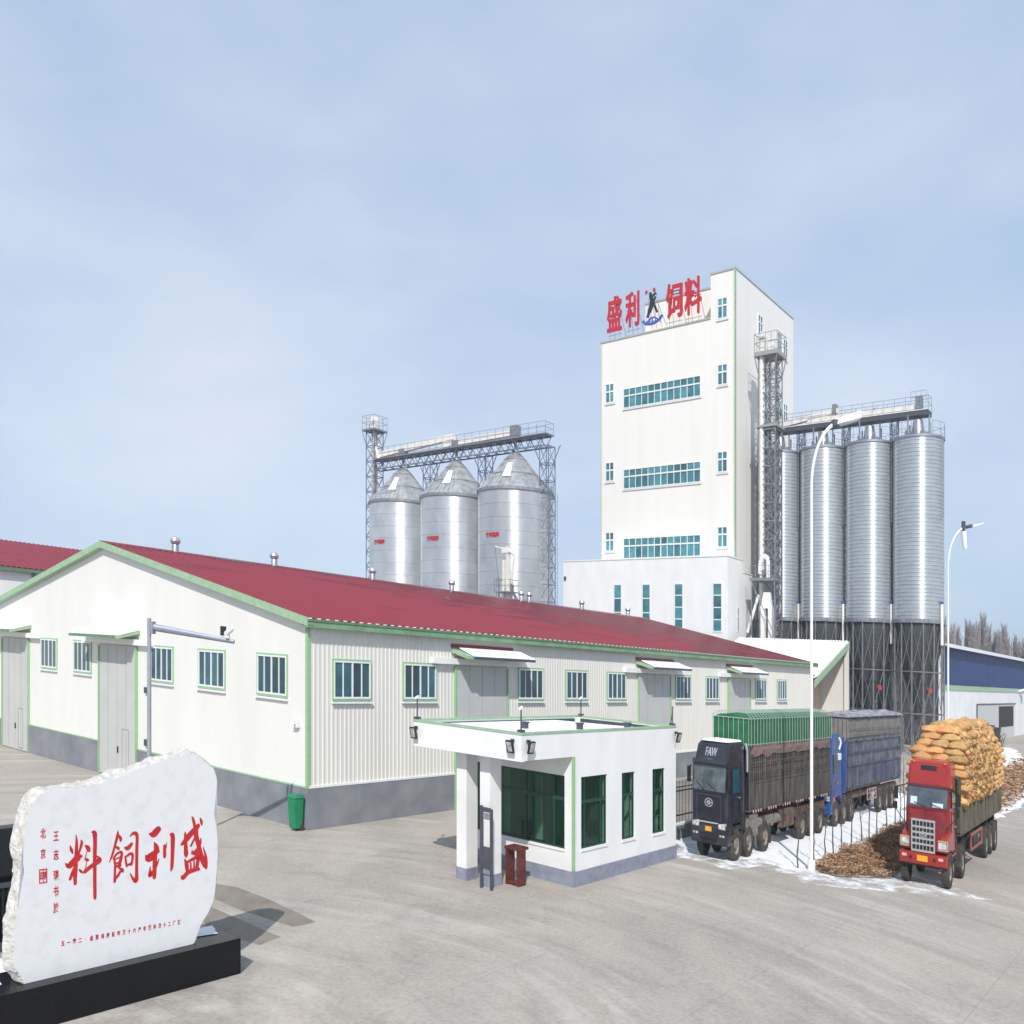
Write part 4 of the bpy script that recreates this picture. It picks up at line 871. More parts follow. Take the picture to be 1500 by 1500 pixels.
for i, (p, q, lab) in enumerate(((-CO+.1, .1, 'camera post on the canopy\'s near corner'), (-CO+.1, D-.1, 'camera post on the canopy\'s left corner'), (LN-.1, D-.3, 'camera post standing at the rear of the gatehouse roof'), (LN-.1, .12, 'bare short antenna post at the right roof corner'))):
    fr = GH.at(p, q, ZT); t = thing('camera_post', fr, lab, 'camera', 'posts on the gatehouse roof')
    m = MB(); m.tube((0, 0, 0), (0, 0, .55), .028, 6); m.box(-.1, .1, -.1, .1, 0, .05); part('post', m, DGREY, t, fr)
    m = MB(); m.hexa([(-.10,-.035,.50),(.06,-.035,.54),(.06,.035,.54),(-.10,.035,.50),(-.10,-.035,.55),(.06,-.035,.60),(.06,.035,.60),(-.10,.035,.55)]) if i < 3 else m.tube((-.15, 0, .05), (0, 0, .4), .02, 4); part('camera_head', m, PAINTW if i < 3 else DGREY, t, fr)
for i, (p, q) in enumerate(((.1, 2.4), (2.4, 1.4), (5.2, .9))):
    f_ = GH.at(p, q, 3.80); m = MB(); m.box(-.10, .10, -.10, .10, 0, .14); m.box(-.13, .13, -.13, .13, .14, .18)
    solo('roof_vent', m, DGREY, f_, ('small grey vent on the snowy roof, left one', 'small grey vent in the middle of the snowy roof', 'small grey vent on the snowy roof, right one')[i], 'vent', 'vents on the gatehouse roof')
# gate post frame and wooden stand in front
f_ = HALL.at(-.98, -12.05)
gt = thing('gate_frame', f_, 'dark grey ladder-shaped gate guide frame in front of the pillar', 'gate frame')
m = MB(); m.tf = lambda a, b, c: (a, b, c)
m.box(-.04, .04, 0, .09, 0, 1.95); m.box(-.04, .04, .48, .57, 0, 2.0); part('post', m, DGREY, gt, f_)
part('cross_bar', MB().box(-.035, .035, .09, .48, 1.86, 1.97), DGREY, gt, f_); part('cross_panel', MB().box(-.03, .03, .09, .48, .48, 1.02), DGREY, gt, f_)
f_ = HALL.at(.15, -12.35)
sd = thing('wooden_stand', f_, 'rust-red open wooden stand below the gatehouse window', 'stand')
for q in (0, .53): part('side_panel', MB().box(.0, .42, q, q+.11, 0, .88), RUST, sd, f_)
part('top', MB().box(-.04, .55, -.03, .66, .882, .95), RUST, sd, f_); part('lower_shelf', MB().box(.02, .40, .112, .528, .04, .09), RUST, sd, f_)
# green bin at the hall corner
f_ = HALL.at(-.75, -.05)
bn = thing('wheelie_bin', f_, 'green wheeled bin at the near corner of the warehouse', 'bin')
m = MB(); m.hexa([(.05,.05,.08),(.45,.05,.08),(.45,.5,.08),(.05,.5,.08),(0,0,1.0),(.5,0,1.0),(.5,.58,1.0),(0,.58,1.0)]); part('body', m, BINGRN, bn, f_, bevel=.02)
m = MB(); m.hexa([(-.03,-.03,1.0),(.53,-.03,1.0),(.53,.61,1.0),(-.03,.61,1.0),(.03,.05,1.10),(.5,.05,1.10),(.5,.55,1.10),(.03,.55,1.10)]); part('lid', m, BINGRN, bn, f_, bevel=.015)
for q in (.08, .45): part('wheel', MB().tube((.42, q-.05, .11), (.42, q+.05, .11), .11, 12), RUBBER, bn, f_)
# gate camera mast
f_ = Frame(-13.93, 33.0, R(-4))
cm = thing('camera_mast', f_, 'tall grey mast with a long arm reaching right over the yard', 'mast')
m = MB(); m.tube((0, 0, 0), (0, 0, 6.1), .085, 12, .075); part('pole', m, mat('mast_grey', (.36, .38, .42), .45, metal=.4), cm, f_)
m = MB(); m.tube((.08, 0, 5.88), (3.35, 0, 5.62), .10, 12, .055); m.box(.05, .2, -.12, .12, 5.7, 6.02); part('arm', m, mat('arm_grey', (.27, .29, .35), .45, metal=.4), cm, f_)
m = MB(); m.box(2.85, 3.0, -.12, .1, 5.76, 6.0); part('lamp_unit', m, BLKM, cm, f_)
m = MB(); m.tube((3.1, -.22, 5.80), (3.22, .12, 5.95), .075, 10); m.tube((3.16, 0, 5.66), (3.16, 0, 5.86), .02, 5); part('camera', m, FRAME, cm, f_)

# ------------------------------------------------------------------ carved stone on its black base
STONE = [(0.387, 0.699), (0.22, 0.848), (0.222, 1.42), (0.315, 1.81), (0.422, 2.202), (0.355, 2.478), (0.449, 2.875), (0.611, 3.193), (0.803, 3.318), (1.342, 3.339), (1.874, 3.353), (2.486, 3.458), (3.028, 3.583), (3.603, 3.681), (4.095, 3.742), (4.221, 3.816), (4.348, 3.767), (4.606, 3.68), (4.964, 3.473), (5.05, 3.273), (5.021, 2.953), (4.964, 2.703), (5.06, 2.374), (5.079, 1.992), (5.021, 1.572), (4.964, 1.256), (4.812, 1.057), (4.606, 0.891), (4.495, 0.714), (4.394, 0.56), (.41, .56)]
MO = HALL.at(-17.4, -12.75)
f_ = MO
ped = thing('stone_base', MO, 'long polished black granite base under the carved stone', 'plinth')
part('slab', MB().box(-4.0, 5.46, -.36, .98, 0, .60), BLACK, ped, MO, bevel=.02)
m = MB(); m.tf = None
part('snow_on_base', patch_mesh([(4.3, .42), (5.2, .25), (5.42, .92), (3.5, .94), (3.2, .7)], .612, .05, .12, 3), SNOW, ped, MO, kind='stuff'); part('snow_on_base', patch_mesh([(-3.9, .0), (-.5, -.05), (.1, .2), (.1, .92), (-3.9, .94)], .612, .08, .2, 4), SNOW, ped, MO, kind='stuff')
STONEM = mat('white_stone', (.64, .65, .66), .75, col2=(.70, .71, .725), scale=3.5, width=.22, mid=.40, bump=.07, bscale=9, detail=9)
STONER = mat('rough_stone_edge', (.40, .38, .34), .9, col2=(.66, .655, .63), scale=7, width=.5, bump=.9, bscale=14)
def smooth_outline(P, step=.07):
    o = []
    for (x0, y0), (x1, y1) in zip(P, P[1:]+P[:1]):
        n = max(1, int(math.hypot(x1-x0, (y1-y0)*1.5)/step))
        for k in range(n): t = k/n; o.append((x0+(x1-x0)*t, y0+(y1-y0)*t))
    for _ in range(1): o = [((o[i-1][0]+2*o[i][0]+o[(i+1) % len(o)][0])/4, (o[i-1][1]+2*o[i][1]+o[(i+1) % len(o)][1])/4) for i in range(len(o))]
    return o
OUT = smooth_outline(STONE); CX, CZ = 2.7, 2.1; n_ = len(OUT)
def ring_(shrink, d, amp, seed, dx=0.):
    r = []
    for i, (x, z) in enumerate(OUT):
        L_ = math.hypot(x-CX, z-CZ); ux, uz = (x-CX)/L_, (z-CZ)/L_
        q = noise.noise(Vector((x*2.2, z*3.3, seed)))*amp + noise.noise(Vector((x*7, z*10, seed+4)))*amp*.6
        r.append((x-ux*(shrink)+ux*q, d+q*.5*(1 if amp > .03 else 0), max(.602, z-uz*(shrink)/1.5+uz*q)))
    return r
m = MB(lambda s, d, z: (s, d, z))
rings = [ring_(.05, 0, .012, 1), ring_(.02, .03, .02, 2), ring_(-.0, .12, .05, 3), ring_(-.02, .28, .07, 5), ring_(-.01, .42, .08, 6), ring_(.06, .56, .06, 7), ring_(.14, .62, .04, 8)]
V = [v for r in rings for v in r]; F = []
for j in range(len(rings)-1):
    for i in range(n_): F.append((j*n_+i, j*n_+(i+1) % n_, (j+1)*n_+(i+1) % n_, (j+1)*n_+i))
m.add(V, F)
V0 = [(CX+(x-CX)*t, 0 if t > .01 else 0, CZ+(z-CZ)*t) for t in (1, .5) for x, _, z in rings[0]]
st = thing('carved_stone', MO, 'large upright white stone carved with red Chinese characters', 'monument')
part('rough_edge', m, STONER, st, MO)
bm = bmesh.new(); vs_ = [bm.verts.new((x, 0, z)) for x, _, z in rings[0]]; bm.faces.new(vs_); bmesh.ops.triangulate(bm, faces=bm.faces); bm.verts.index_update()
fm = MB().add([tuple(v.co) for v in bm.verts], [tuple(v.index for v in f.verts) for f in bm.faces]); bm.free()
bm = bmesh.new(); vs_ = [bm.verts.new((x, y, z)) for x, y, z in rings[-1]]; bm.faces.new(vs_); bmesh.ops.triangulate(bm, faces=bm.faces); bm.verts.index_update()
fm.add([tuple(v.co) for v in bm.verts], [tuple(v.index for v in f.verts) for f in bm.faces]); bm.free()
part('stone_face', fm, STONEM, st, MO)
BRUSH = {
'liao': [[(1.535, 2.627, 0.008), (1.549, 2.531, 0.028), (1.545, 2.39, 0.039), (1.531, 2.203, 0.048), (1.518, 2.017, 0.044), (1.518, 1.904, 0.036)], [(1.408, 2.478, 0.008), (1.436, 2.41, 0.034), (1.463, 2.36, 0.019)], [(1.642, 2.538, 0.011), (1.66, 2.494, 0.031), (1.614, 2.384, 0.025), (1.566, 2.294, 0.028)], [(1.314, 2.22, 0.016), (1.388, 2.18, 0.065), (1.497, 2.244, 0.069), (1.593, 2.292, 0.083), (1.642, 2.297, 0.035)], [(1.518, 2.158, 0.034), (1.456, 2.061, 0.038), (1.408, 1.981, 0.03)], [(1.593, 2.108, 0.011), (1.635, 2.08, 0.03), (1.669, 2.048, 0.017)], [(1.732, 2.449, 0.014), (1.788, 2.416, 0.049), (1.816, 2.366, 0.035)], [(1.774, 2.37, 0.007), (1.732, 2.26, 0.011)], [(1.732, 2.25, 0.017), (1.774, 2.232, 0.042), (1.802, 2.225, 0.021)], [(1.767, 2.199, 0.007), (1.732, 2.108, 0.008)], [(1.725, 2.061, 0.042), (1.802, 2.101, 0.045), (1.915, 2.147, 0.045), (2.014, 2.185, 0.064), (2.057, 2.21, 0.046), (2.028, 2.241, 0.029), (1.986, 2.274, 0.011)], [(1.886, 2.637, 0.021), (1.936, 2.623, 0.05), (1.95, 2.498, 0.043), (1.943, 2.259, 0.04), (1.943, 1.972, 0.038), (1.946, 1.684, 0.036), (1.946, 1.637, 0.026)]] ,
'si': [[(2.472, 2.62, 0.007), (2.464, 2.542, 0.033), (2.405, 2.391, 0.029), (2.332, 2.232, 0.026), (2.273, 2.146, 0.009)], [(2.479, 2.551, 0.015), (2.531, 2.498, 0.037), (2.538, 2.453, 0.027)], [(2.42, 2.37, 0.022), (2.472, 2.346, 0.037), (2.494, 2.325, 0.022)], [(2.376, 2.199, 0.026), (2.435, 2.252, 0.027), (2.531, 2.282, 0.03), (2.561, 2.25, 0.033), (2.538, 2.164, 0.037), (2.494, 2.061, 0.037)], [(2.368, 2.209, 0.015), (2.405, 2.118, 0.029), (2.405, 2.021, 0.027), (2.398, 1.846, 0.032), (2.402, 1.831, 0.012)], [(2.405, 2.177, 0.018), (2.523, 2.205, 0.018)], [(2.405, 2.108, 0.021), (2.523, 2.131, 0.024)], [(2.42, 2.068, 0.029), (2.523, 2.077, 0.033)], [(2.398, 1.875, 0.029), (2.464, 1.917, 0.03), (2.538, 1.988, 0.03), (2.59, 1.972, 0.021)], [(2.494, 2.041, 0.022), (2.575, 2.003, 0.037)], [(2.756, 2.504, 0.012), (2.824, 2.543, 0.033), (2.885, 2.538, 0.046), (2.923, 2.485, 0.038), (2.915, 2.267, 0.037), (2.912, 1.969, 0.037), (2.908, 1.821, 0.046), (2.869, 1.795, 0.038), (2.809, 1.861, 0.027), (2.756, 1.931, 0.009)], [(2.643, 2.336, 0.03), (2.703, 2.326, 0.053), (2.793, 2.387, 0.033)], [(2.643, 2.203, 0.021), (2.658, 2.113, 0.024), (2.673, 2.043, 0.018)], [(2.65, 2.193, 0.018), (2.763, 2.236, 0.033), (2.816, 2.197, 0.03), (2.793, 2.09, 0.027), (2.778, 2.062, 0.027)], [(2.673, 2.063, 0.027), (2.793, 2.08, 0.027)]] ,
'li': [[(3.245, 2.502, 0.034), (3.329, 2.49, 0.085), (3.44, 2.557, 0.077)], [(3.346, 2.358, 0.014), (3.389, 2.29, 0.06), (3.406, 2.212, 0.068)], [(3.145, 2.161, 0.033), (3.211, 2.122, 0.101), (3.329, 2.176, 0.076), (3.431, 2.21, 0.051)], [(3.363, 2.205, 0.06), (3.355, 2.022, 0.054), (3.346, 1.817, 0.048), (3.343, 1.785, 0.024)], [(3.245, 1.99, 0.008), (3.237, 1.926, 0.025), (3.237, 1.839, 0.047), (3.296, 1.898, 0.034)], [(3.465, 2.087, 0.009), (3.423, 2.026, 0.026), (3.38, 1.965, 0.034)], [(3.603, 2.282, 0.038), (3.603, 2.118, 0.038), (3.603, 2.091, 0.017)], [(3.658, 2.332, 0.007), (3.646, 2.278, 0.014), (3.62, 2.226, 0.021)], [(3.768, 2.449, 0.039), (3.808, 2.418, 0.056), (3.803, 2.143, 0.047), (3.785, 1.925, 0.039), (3.759, 1.856, 0.007)]] ,
'sheng': [[(4.321, 2.691, 0.022), (4.358, 2.632, 0.04), (4.385, 2.54, 0.037)], [(4.541, 2.653, 0.022), (4.569, 2.594, 0.041), (4.578, 2.537, 0.015)], [(4.042, 2.266, 0.032), (4.131, 2.314, 0.063), (4.276, 2.414, 0.073), (4.458, 2.523, 0.065), (4.486, 2.544, 0.046)], [(4.131, 2.459, 0.014), (4.14, 2.391, 0.04), (4.149, 2.223, 0.05), (4.158, 2.1, 0.058), (4.158, 2.055, 0.025)], [(4.422, 2.504, 0.064), (4.422, 2.391, 0.064), (4.477, 2.251, 0.059), (4.551, 2.052, 0.065), (4.643, 1.908, 0.075), (4.69, 1.835, 0.052), (4.699, 1.805, 0.019)], [(4.69, 1.88, 0.052), (4.69, 1.994, 0.037), (4.643, 2.112, 0.022), (4.616, 2.183, 0.007)], [(4.551, 2.318, 0.019), (4.541, 2.246, 0.028), (4.477, 2.161, 0.041), (4.385, 2.113, 0.037), (4.312, 2.097, 0.027)], [(4.285, 2.223, 0.027), (4.367, 2.317, 0.027), (4.44, 2.378, 0.028)], [(4.312, 2.142, 0.015), (4.348, 2.094, 0.037), (4.44, 2.085, 0.055)], [(4.122, 2.014, 0.018), (4.167, 1.932, 0.051), (4.185, 1.829, 0.045)], [(4.185, 1.963, 0.029), (4.348, 2.004, 0.04), (4.477, 2.025, 0.052), (4.458, 1.914, 0.046), (4.44, 1.826, 0.046)], [(4.276, 1.943, 0.022), (4.285, 1.842, 0.025)], [(4.367, 1.979, 0.018), (4.367, 1.845, 0.026)], [(4.051, 1.743, 0.036), (4.077, 1.718, 0.05), (4.203, 1.794, 0.054), (4.385, 1.82, 0.051), (4.486, 1.821, 0.041)]] ,
}
def brush(m, stroke, d, k=0):
    """one brush stroke as a thin raised strip with round ends; (s, z, half width)"""
    P = [Vector((a, z*1.5, r)) for a, z, r in stroke]
    if len(P) > 2:
        Q = []
        for i in range(len(P)-1):
            p0, p1, p2, p3 = P[max(i-1, 0)], P[i], P[i+1], P[min(i+2, len(P)-1)]
            for t in (0, .25, .5, .75): Q.append(.5*((2*p1)+(p2-p0)*t+(2*p0-5*p1+4*p2-p3)*t*t+(3*p1-p0-3*p2+p3)*t**3))
        Q.append(P[-1]); P = Q
    Lf, Rt = [], []
    for i, p in enumerate(P):
        a, b = P[max(i-1, 0)], P[min(i+1, len(P)-1)]; t = Vector((b.x-a.x, b.y-a.y)); t = t.normalized() if t.length > 1e-6 else Vector((0, 1)); nn = Vector((-t.y, t.x)); r = max(.004, abs(p.z))
        Lf.append((p.x+nn.x*r, p.y+nn.y*r)); Rt.append((p.x-nn.x*r, p.y-nn.y*r))
    n = len(P); V = [(x, d-.0005*k, y/1.5) for x, y in Lf]+[(x, d-.0005*k, y/1.5) for x, y in Rt]; F = [(i, i+1, n+i+1, n+i) for i in range(n-1)]
    m.add(V, F)
    for j, e in ((0, 0), (n-1, 1)):
        c = P[j]; r = max(.004, abs(c.z)); o = [(c.x, d-.0005*k-.0002*(e+1), c.y/1.5)]
        for q in range(12): o.append((c.x+r*math.cos(q*math.pi/6), d-.0005*k-.0002*(e+1), (c.y+r*math.sin(q*math.pi/6))/1.5))
        m.add(o, [(0, 1+q, 1+(q+1) % 12) for q in range(12)])
for key, name_l in (('liao', '料'), ('si', '飼'), ('li', '利'), ('sheng', '盛')):
    m = MB()
    for k, sk in enumerate(BRUSH[key]): brush(m, sk, -.0015, k)
    part('carved_character', m, REDINK, st, MO, recalc=False, label='large red brush-written character %s' % name_l)
def small(text, s, z, size, sx, sz, shear=0.):
    m = MB(lambda a, d, c: (a, -d, c)); put_text(m, text, s, z, size, .003, .004, .003, sx, sz); part('small_character', m, REDINK, st, MO, recalc=False)
for ch, z in zip('王志璘书於', (2.64, 2.37, 2.07, 1.84, 1.60)): small(ch, 1.112, z, .17, .68, .95)
for ch, z in zip('北京', (2.70, 2.41)): small(ch, .845, z, .16, .68, .95)
m = MB(lambda a, d, c: (a, -d, c)); e = .012
for a0, a1, c0, c1 in ((.765, .925, 2.175, 2.19), (.765, .925, 1.985, 2.0), (.765, .78, 2.0, 2.175), (.91, .925, 2.0, 2.175), (.84, .85, 2.0, 2.175)): m.box(a0, a1, 0, .008, c0, c1)
put_text(m, '印', .81, 2.09, .11, .004, .004, .002, .6, 1.2); put_text(m, '璘', .88, 2.09, .11, .004, .004, .002, .6, 1.2)
part('seal', m, REDINK, st, MO, recalc=False)
line = '五一零二.成落州泰新吨万十六产年暨年周十二厂建'; nL = len(line)
for i, ch in enumerate(line):
    t = i/(nL-1); small(ch, 1.255+(3.971-1.255)*t, 1.06-.05*t, .095, .72, .85)

# ------------------------------------------------------------------ black retractable gate behind the stone
f_ = HALL.at(-19.2, -7.9)
gg = thing('sliding_gate', f_, 'black metal gate with solid top panel and upright bars behind the carved stone', 'gate')
part('top_cover', MB().box(0, 5.2, 0, .5, 1.30, 2.14), BLKM, gg, f_, bevel=.03)
part('rail', MB().box(0, 5.2, -.04, .04, 1.12, 1.20), DGREY, gg, f_); part('rail', MB().box(0, 5.2, -.04, .04, .08, .18), DGREY, gg, f_)
part('back_panel', MB().box(0, 5.2, .30, .34, .1, 1.29), mat('matt_black', (.006, .007, .008), .7), gg, f_)
bmesh_bar = MB().box(-.025, .025, -.03, .03, .18, 1.12).mesh(f_, BLKM, name='bar')
for k in range(40): place('bar', bmesh_bar, gg, f_, (.08+.13*k, 0, 0))
# ------------------------------------------------------------------ picket fence between gatehouse and trucks
f_ = HALL.at(9.7, -11.6)
fe = thing('picket_fence', f_, 'black picket fence on a low grey wall right of the gatehouse', 'fence')
part('low_wall', MB().box(0, 26, -.12, .12, 0, .45), GREY, fe, f_); part('snow_on_wall', MB().box(0, 26, -.1, .1, .453, .53), SNOW, fe, f_, kind='stuff')
m = MB(); m.box(0, 26, -.02, .02, .75, .79); m.box(0, 26, -.02, .02, 1.55, 1.59); m.box(0, 26, -.02, .02, 1.68, 1.71); part('rail', m, BLKM, fe, f_)
pk = MB().box(-.014, .014, -.045, -.02, .54, 1.85)
pk.add([(-.02, -.05, 1.85), (.02, -.05, 1.85), (.02, -.015, 1.85), (-.02, -.015, 1.85), (0, -.03, 1.97)], [(0, 1, 4), (1, 2, 4), (2, 3, 4), (3, 0, 4)])
pkm = pk.mesh(f_, BLKM, name='picket')
for k in range(170): place('picket', pkm, fe, f_, (.1+k*.152, 0, 0))
# ------------------------------------------------------------------ trucks (p runs from the front bumper to the tail, q across; near side is q = 0)
def wheel(parent, fr, p, q, r=.485, w=.26, dual=False, side=1, rimm=None):
    key = ('tyre', round(r, 3), w)
    def ty():
        m = MB(); prof = [(r*.60, 0), (r*.93, 0), (r, w*.16), (r, w*.84), (r*.93, w), (r*.60, w)]; n = 28
        V = [(rr*math.cos(2*math.pi*k/n), d, rr*math.sin(2*math.pi*k/n)) for rr, d in prof for k in range(n)]
        m.add(V, [(j*n+k, j*n+(k+1) % n, (j+1)*n+(k+1) % n, (j+1)*n+k) for j in range(5) for k in range(n)], True)
        for k in range(n): a = 2*math.pi*k/n; m.tube((r*1.005*math.cos(a), w*.2, r*1.005*math.sin(a)), (r*1.005*math.cos(a+.06), w*.8, r*1.005*math.sin(a+.06)), .012, 3)
        return m
    def ri():
        m = MB(); n = 20; prof = [(r*.62, .02), (r*.56, .10), (r*.30, .13), (r*.27, .04), (r*.10, .02), (0.001, .02)]
        V = [(rr*math.cos(2*math.pi*k/n), d, rr*math.sin(2*math.pi*k/n)) for rr, d in prof for k in range(n)]
        m.add(V, [(j*n+k, j*n+(k+1) % n, (j+1)*n+(k+1) % n, (j+1)*n+k) for j in range(5) for k in range(n)], False)
        for k in range(8): a = 2*math.pi*k/8; m.tube((r*.2*math.cos(a), -.0, r*.2*math.sin(a)), (r*.2*math.cos(a), .04, r*.2*math.sin(a)), .02, 5)
        return m
    t = place('wheel', cached(key, fr, ty, RUBBER), parent, fr, (p, q, r))
    if side > 0: place('rim', cached(('rim', round(r, 3)), fr, ri, rimm or RIM), t, fr, (0, .002, 0))
    return t
def slatted(m, p0, p1, q, z0, z1, n, t=.035, top=True):
    """posts and rails of a truck body side in the plane q"""
    for k in range(n+1):
        p = p0+(p1-p0)*k/n; m.box(p-t/2, p+t/2, q-t*.8, q+t*.5, z0, z1)
def cab_prism(m, prof, q0, q1, taper=0.0):
    """profile in (p,z) across the cab, slightly narrower towards the roof"""
    zt = max(z for _, z in prof); n = len(prof)
    V = [(p, q0+taper*max(0, z-1.6), z) for p, z in prof]+[(p, q1-taper*max(0, z-1.6), z) for p, z in prof]
    m.add(V, [tuple(range(n)), tuple(range(2*n-1, n-1, -1))]+[((k+1) % n, k, n+k, n+(k+1) % n) for k in range(n)])

W = 1.72
# --- black truck with green netted load
BT = HALL.at(10.35, -15.72)
bt = thing('cargo_truck', BT, 'black cab truck with green covered cage load parked beside the gatehouse', 'truck')
m = MB(); cab_prism(m, [(.04,.95),(.0,1.25),(.0,2.02),(.13,2.80),(.20,3.02),(.42,3.42),(.65,3.50),(1.95,3.50),(1.95,.80),(1.62,.78),(1.50,1.12),(.90,1.16),(.55,1.05),(.42,.95)], 0, W, .05)
cab = part('cab', m, TRUCKBLK, bt, BT, bevel=.08)
m = MB(); m.hexa([(-.03,-.02,.50),(.45,-.02,.50),(.45,W+.02,.50),(-.03,W+.02,.50),(-.05,-.02,1.10),(.42,-.02,1.10),(.42,W+.02,1.10),(-.05,W+.02,1.10)]); bump_ = part('bumper', m, TRUCKBLK, bt, BT, bevel=.04)
def front_quad(m, q0, q1, z0, z1, off=.012, th=.012, prof=((1.25, 0.), (2.02, 0.), (2.80, .13), (3.02, .20), (3.42, .42))):
    def px(z):
        for (za, pa), (zb, pb) in zip(prof, prof[1:]):
            if za <= z <= zb: return pa+(pb-pa)*(z-za)/(zb-za)
        return 0 if z < 1.25 else .42
    a, b = px(z0)-off, px(z1)-off
    m.hexa([(a-th,q0,z0),(a,q0,z0),(a,q1,z0),(a-th,q1,z0),(b-th,q0,z1),(b,q0,z1),(b,q1,z1),(b-th,q1,z1)])
m = MB(); front_quad(m, .10, W-.10, 2.06, 2.78); part('windscreen', m, WSCREEN, cab, BT)
m = MB(); front_quad(m, .05, .10, 2.02, 2.82, .014); front_quad(m, W-.10, W-.05, 2.02, 2.82, .014); front_quad(m, .05, W-.05, 1.99, 2.05, .014); front_quad(m, .05, W-.05, 2.785, 2.85, .014, .08); part('screen_surround', m, BLKM, cab, BT)
m = MB(); m.tube((-.04, .5, 2.08), (.02, 1.0, 2.30), .012, 4); m.tube((-.04, 1.1, 2.08), (.02, 1.5, 2.30), .012, 4); part('wiper', m, BLKM, cab, BT)
m = MB(); front_quad(m, .14, W-.14, 1.20, 1.97, .010, .02); part('front_panel', m, mat('black_gloss_panel', (.012, .013, .022), .3, var=.3, scale=3), cab, BT)
m = MB(); n = 24
for r0, r1 in ((.20, .16), (.10, .0)): m.add([(-.045, W/2+rr*math.cos(2*math.pi*k/n), 1.72+rr/1.5*math.sin(2*math.pi*k/n)) for rr in (r0, max(r1, .001)) for k in range(n)], [(k, (k+1) % n, n+(k+1) % n, n+k) for k in range(n)])
for k in range(3): a = k*math.pi/3; m.tube((-.045, W/2-.16*math.cos(a), 1.72-.16/1.5*math.sin(a)), (-.045, W/2+.16*math.cos(a), 1.72+.16/1.5*math.sin(a)), .014, 4)
part('round_badge', m, CHROME, cab, BT, recalc=False)
m = MB(lambda a, d, c: (.20+(c-3.02)*.55-d, a, c)); put_text(m, 'FAW', W/2+.02, 3.20, .30, .02, .02, .006, .85, 1.15, flip=-1); part('roof_lettering', m, CHROME, cab, BT)
m = MB(lambda a, d, c: (.13+(c-2.80)*.32-d, a, c)); put_text(m, '解放', W/2+.02, 2.94, .15, .02, .02, .004, 1.1, .8, flip=-1); part('roof_lettering', m, mat('teal_paint', (.05, .28, .27), .5), cab, BT)
m = MB(); m.box(-.075, -.055, W/2-.15, W/2+.15, .88, 1.02); pl_ = part('number_plate', m, YPLATE, bump_, BT)
m = MB(); m.box(-.07, -.052, W/2-.42, W/2+.42, .66, .82); m.box(-.06, -.04, .5, W-.5, .56, .64); part('lower_grille', m, BLKM, bump_, BT)
for q in (.06, W-.40):
    m = MB(); m.hexa([(-.07,q,.98),(.1,q,.98),(.1,q+.34,.98),(-.07,q+.34,.98),(-.05,q,1.17),(.1,q,1.17),(.1,q+.34,1.12),(-.05,q+.34,1.12)]); part('headlight', m, LAMP, cab, BT, bevel=.02)
    m = MB(); m.box(-.075, -.052, q+.04, q+.14, .76, .82); m.box(-.075, -.052, q+.18, q+.28, .76, .82); part('fog_light', m, LAMP, bump_, BT)
m = MB(); m.box(.55, 1.25, -.012, .0+.012, 2.02, 2.72); part('side_window', m, GLASS, cab, BT)
m = MB(); 
for a, b, c, d in ((.5, 1.32, 2.74, 2.77), (.5, .53, 1.15, 2.74), (1.29, 1.32, 1.15, 2.74), (.5, 1.32, 1.15, 1.18)): m.box(a, b, -.014, .012, c, d)
dr = part('door_edge', m, BLKM, cab, BT); part('handle', MB().box(1.1, 1.25, -.04, .0, 1.85, 1.90), CHROME, dr, BT)
for q in (-.16, W+.06):
    m = MB(); m.tube((.12, q+.05 if q < 0 else q, 2.75), (.0, q+.05, 2.70), .02, 5); m.box(-.06, .06, q, q+.12, 2.25, 2.72); part('mirror', m, BLKM, cab, BT)
m = MB(); m.box(.06, .18, -.25, -.18, 1.0, 2.6) if False else m.tube((.9, W*.6, 3.5), (.9, W*.6, 3.95), .012, 4); part('aerial', m, BLKM, cab, BT)
m = MB(); m.hexa([(.5,.25,3.50),(1.9,.2,3.50),(1.9,W-.2,3.50),(.5,W-.25,3.50),(.6,.3,3.55),(1.85,.25,3.55),(1.85,W-.25,3.55),(.6,W-.3,3.55)]); part('roof_snow', m, SNOW, cab, BT, kind='stuff')
m = MB(); m.tube((1.98, -.02, 2.6), (1.98, -.02, 3.25), .06, 8); m.tube((1.98, -.02, 3.25), (2.08, .1, 3.42), .06, 8); part('exhaust_stack', m, CHROME, cab, BT)
m = MB(); m.box(1.96, 2.2, .15, W-.15, .9, 3.0); part('air_duct', m, BLKM, cab, BT)
m = MB(); m.box(1.4, 12.5, .25, .45, .85, 1.1); m.box(1.4, 12.5, W-.45, W-.25, .85, 1.1)
for p in (2.5, 4.2, 6, 8, 10, 12): m.box(p, p+.12, .1, W-.1, .80, 1.0)
part('chassis', m, MUD, bt, BT)
P0, P1 = 2.25, 12.6
part('cargo_floor', MB().box(P0, P1, .02, W-.02, 1.36, 1.48), MUD, bt, BT)
for q, sgn in ((0, 1), (W-.05, -1)):
    n_p = 6
    for k in range(n_p):
        a, b = P0+(P1-P0)*k/n_p+.02, P0+(P1-P0)*(k+1)/n_p-.02
        mm = MB().box(a, b, q, q+.05, 1.45, 2.22)
        for j in range(14): x = a+(b-a)*(j+.5)/14; mm.box(x-.02, x+.02, q-.02 if sgn > 0 else q+.05, q if sgn > 0 else q+.07, 1.48, 2.2)
        part('side_board', mm, CARGO, bt, BT)
m = MB()
for q in (-.02, W+.0):
    slatted(m, P0, P1, q, 1.4, 3.1, 48, .028)
    for z in (2.24, 2.55, 2.85, 3.1): m.box(P0, P1, q-.02, q+.02, z-.02, z+.02)
for k in range(7): m.box(P0+(P1-P0)*k/6-.035, P0+(P1-P0)*k/6+.035, -.045, .02, 1.35, 3.38)
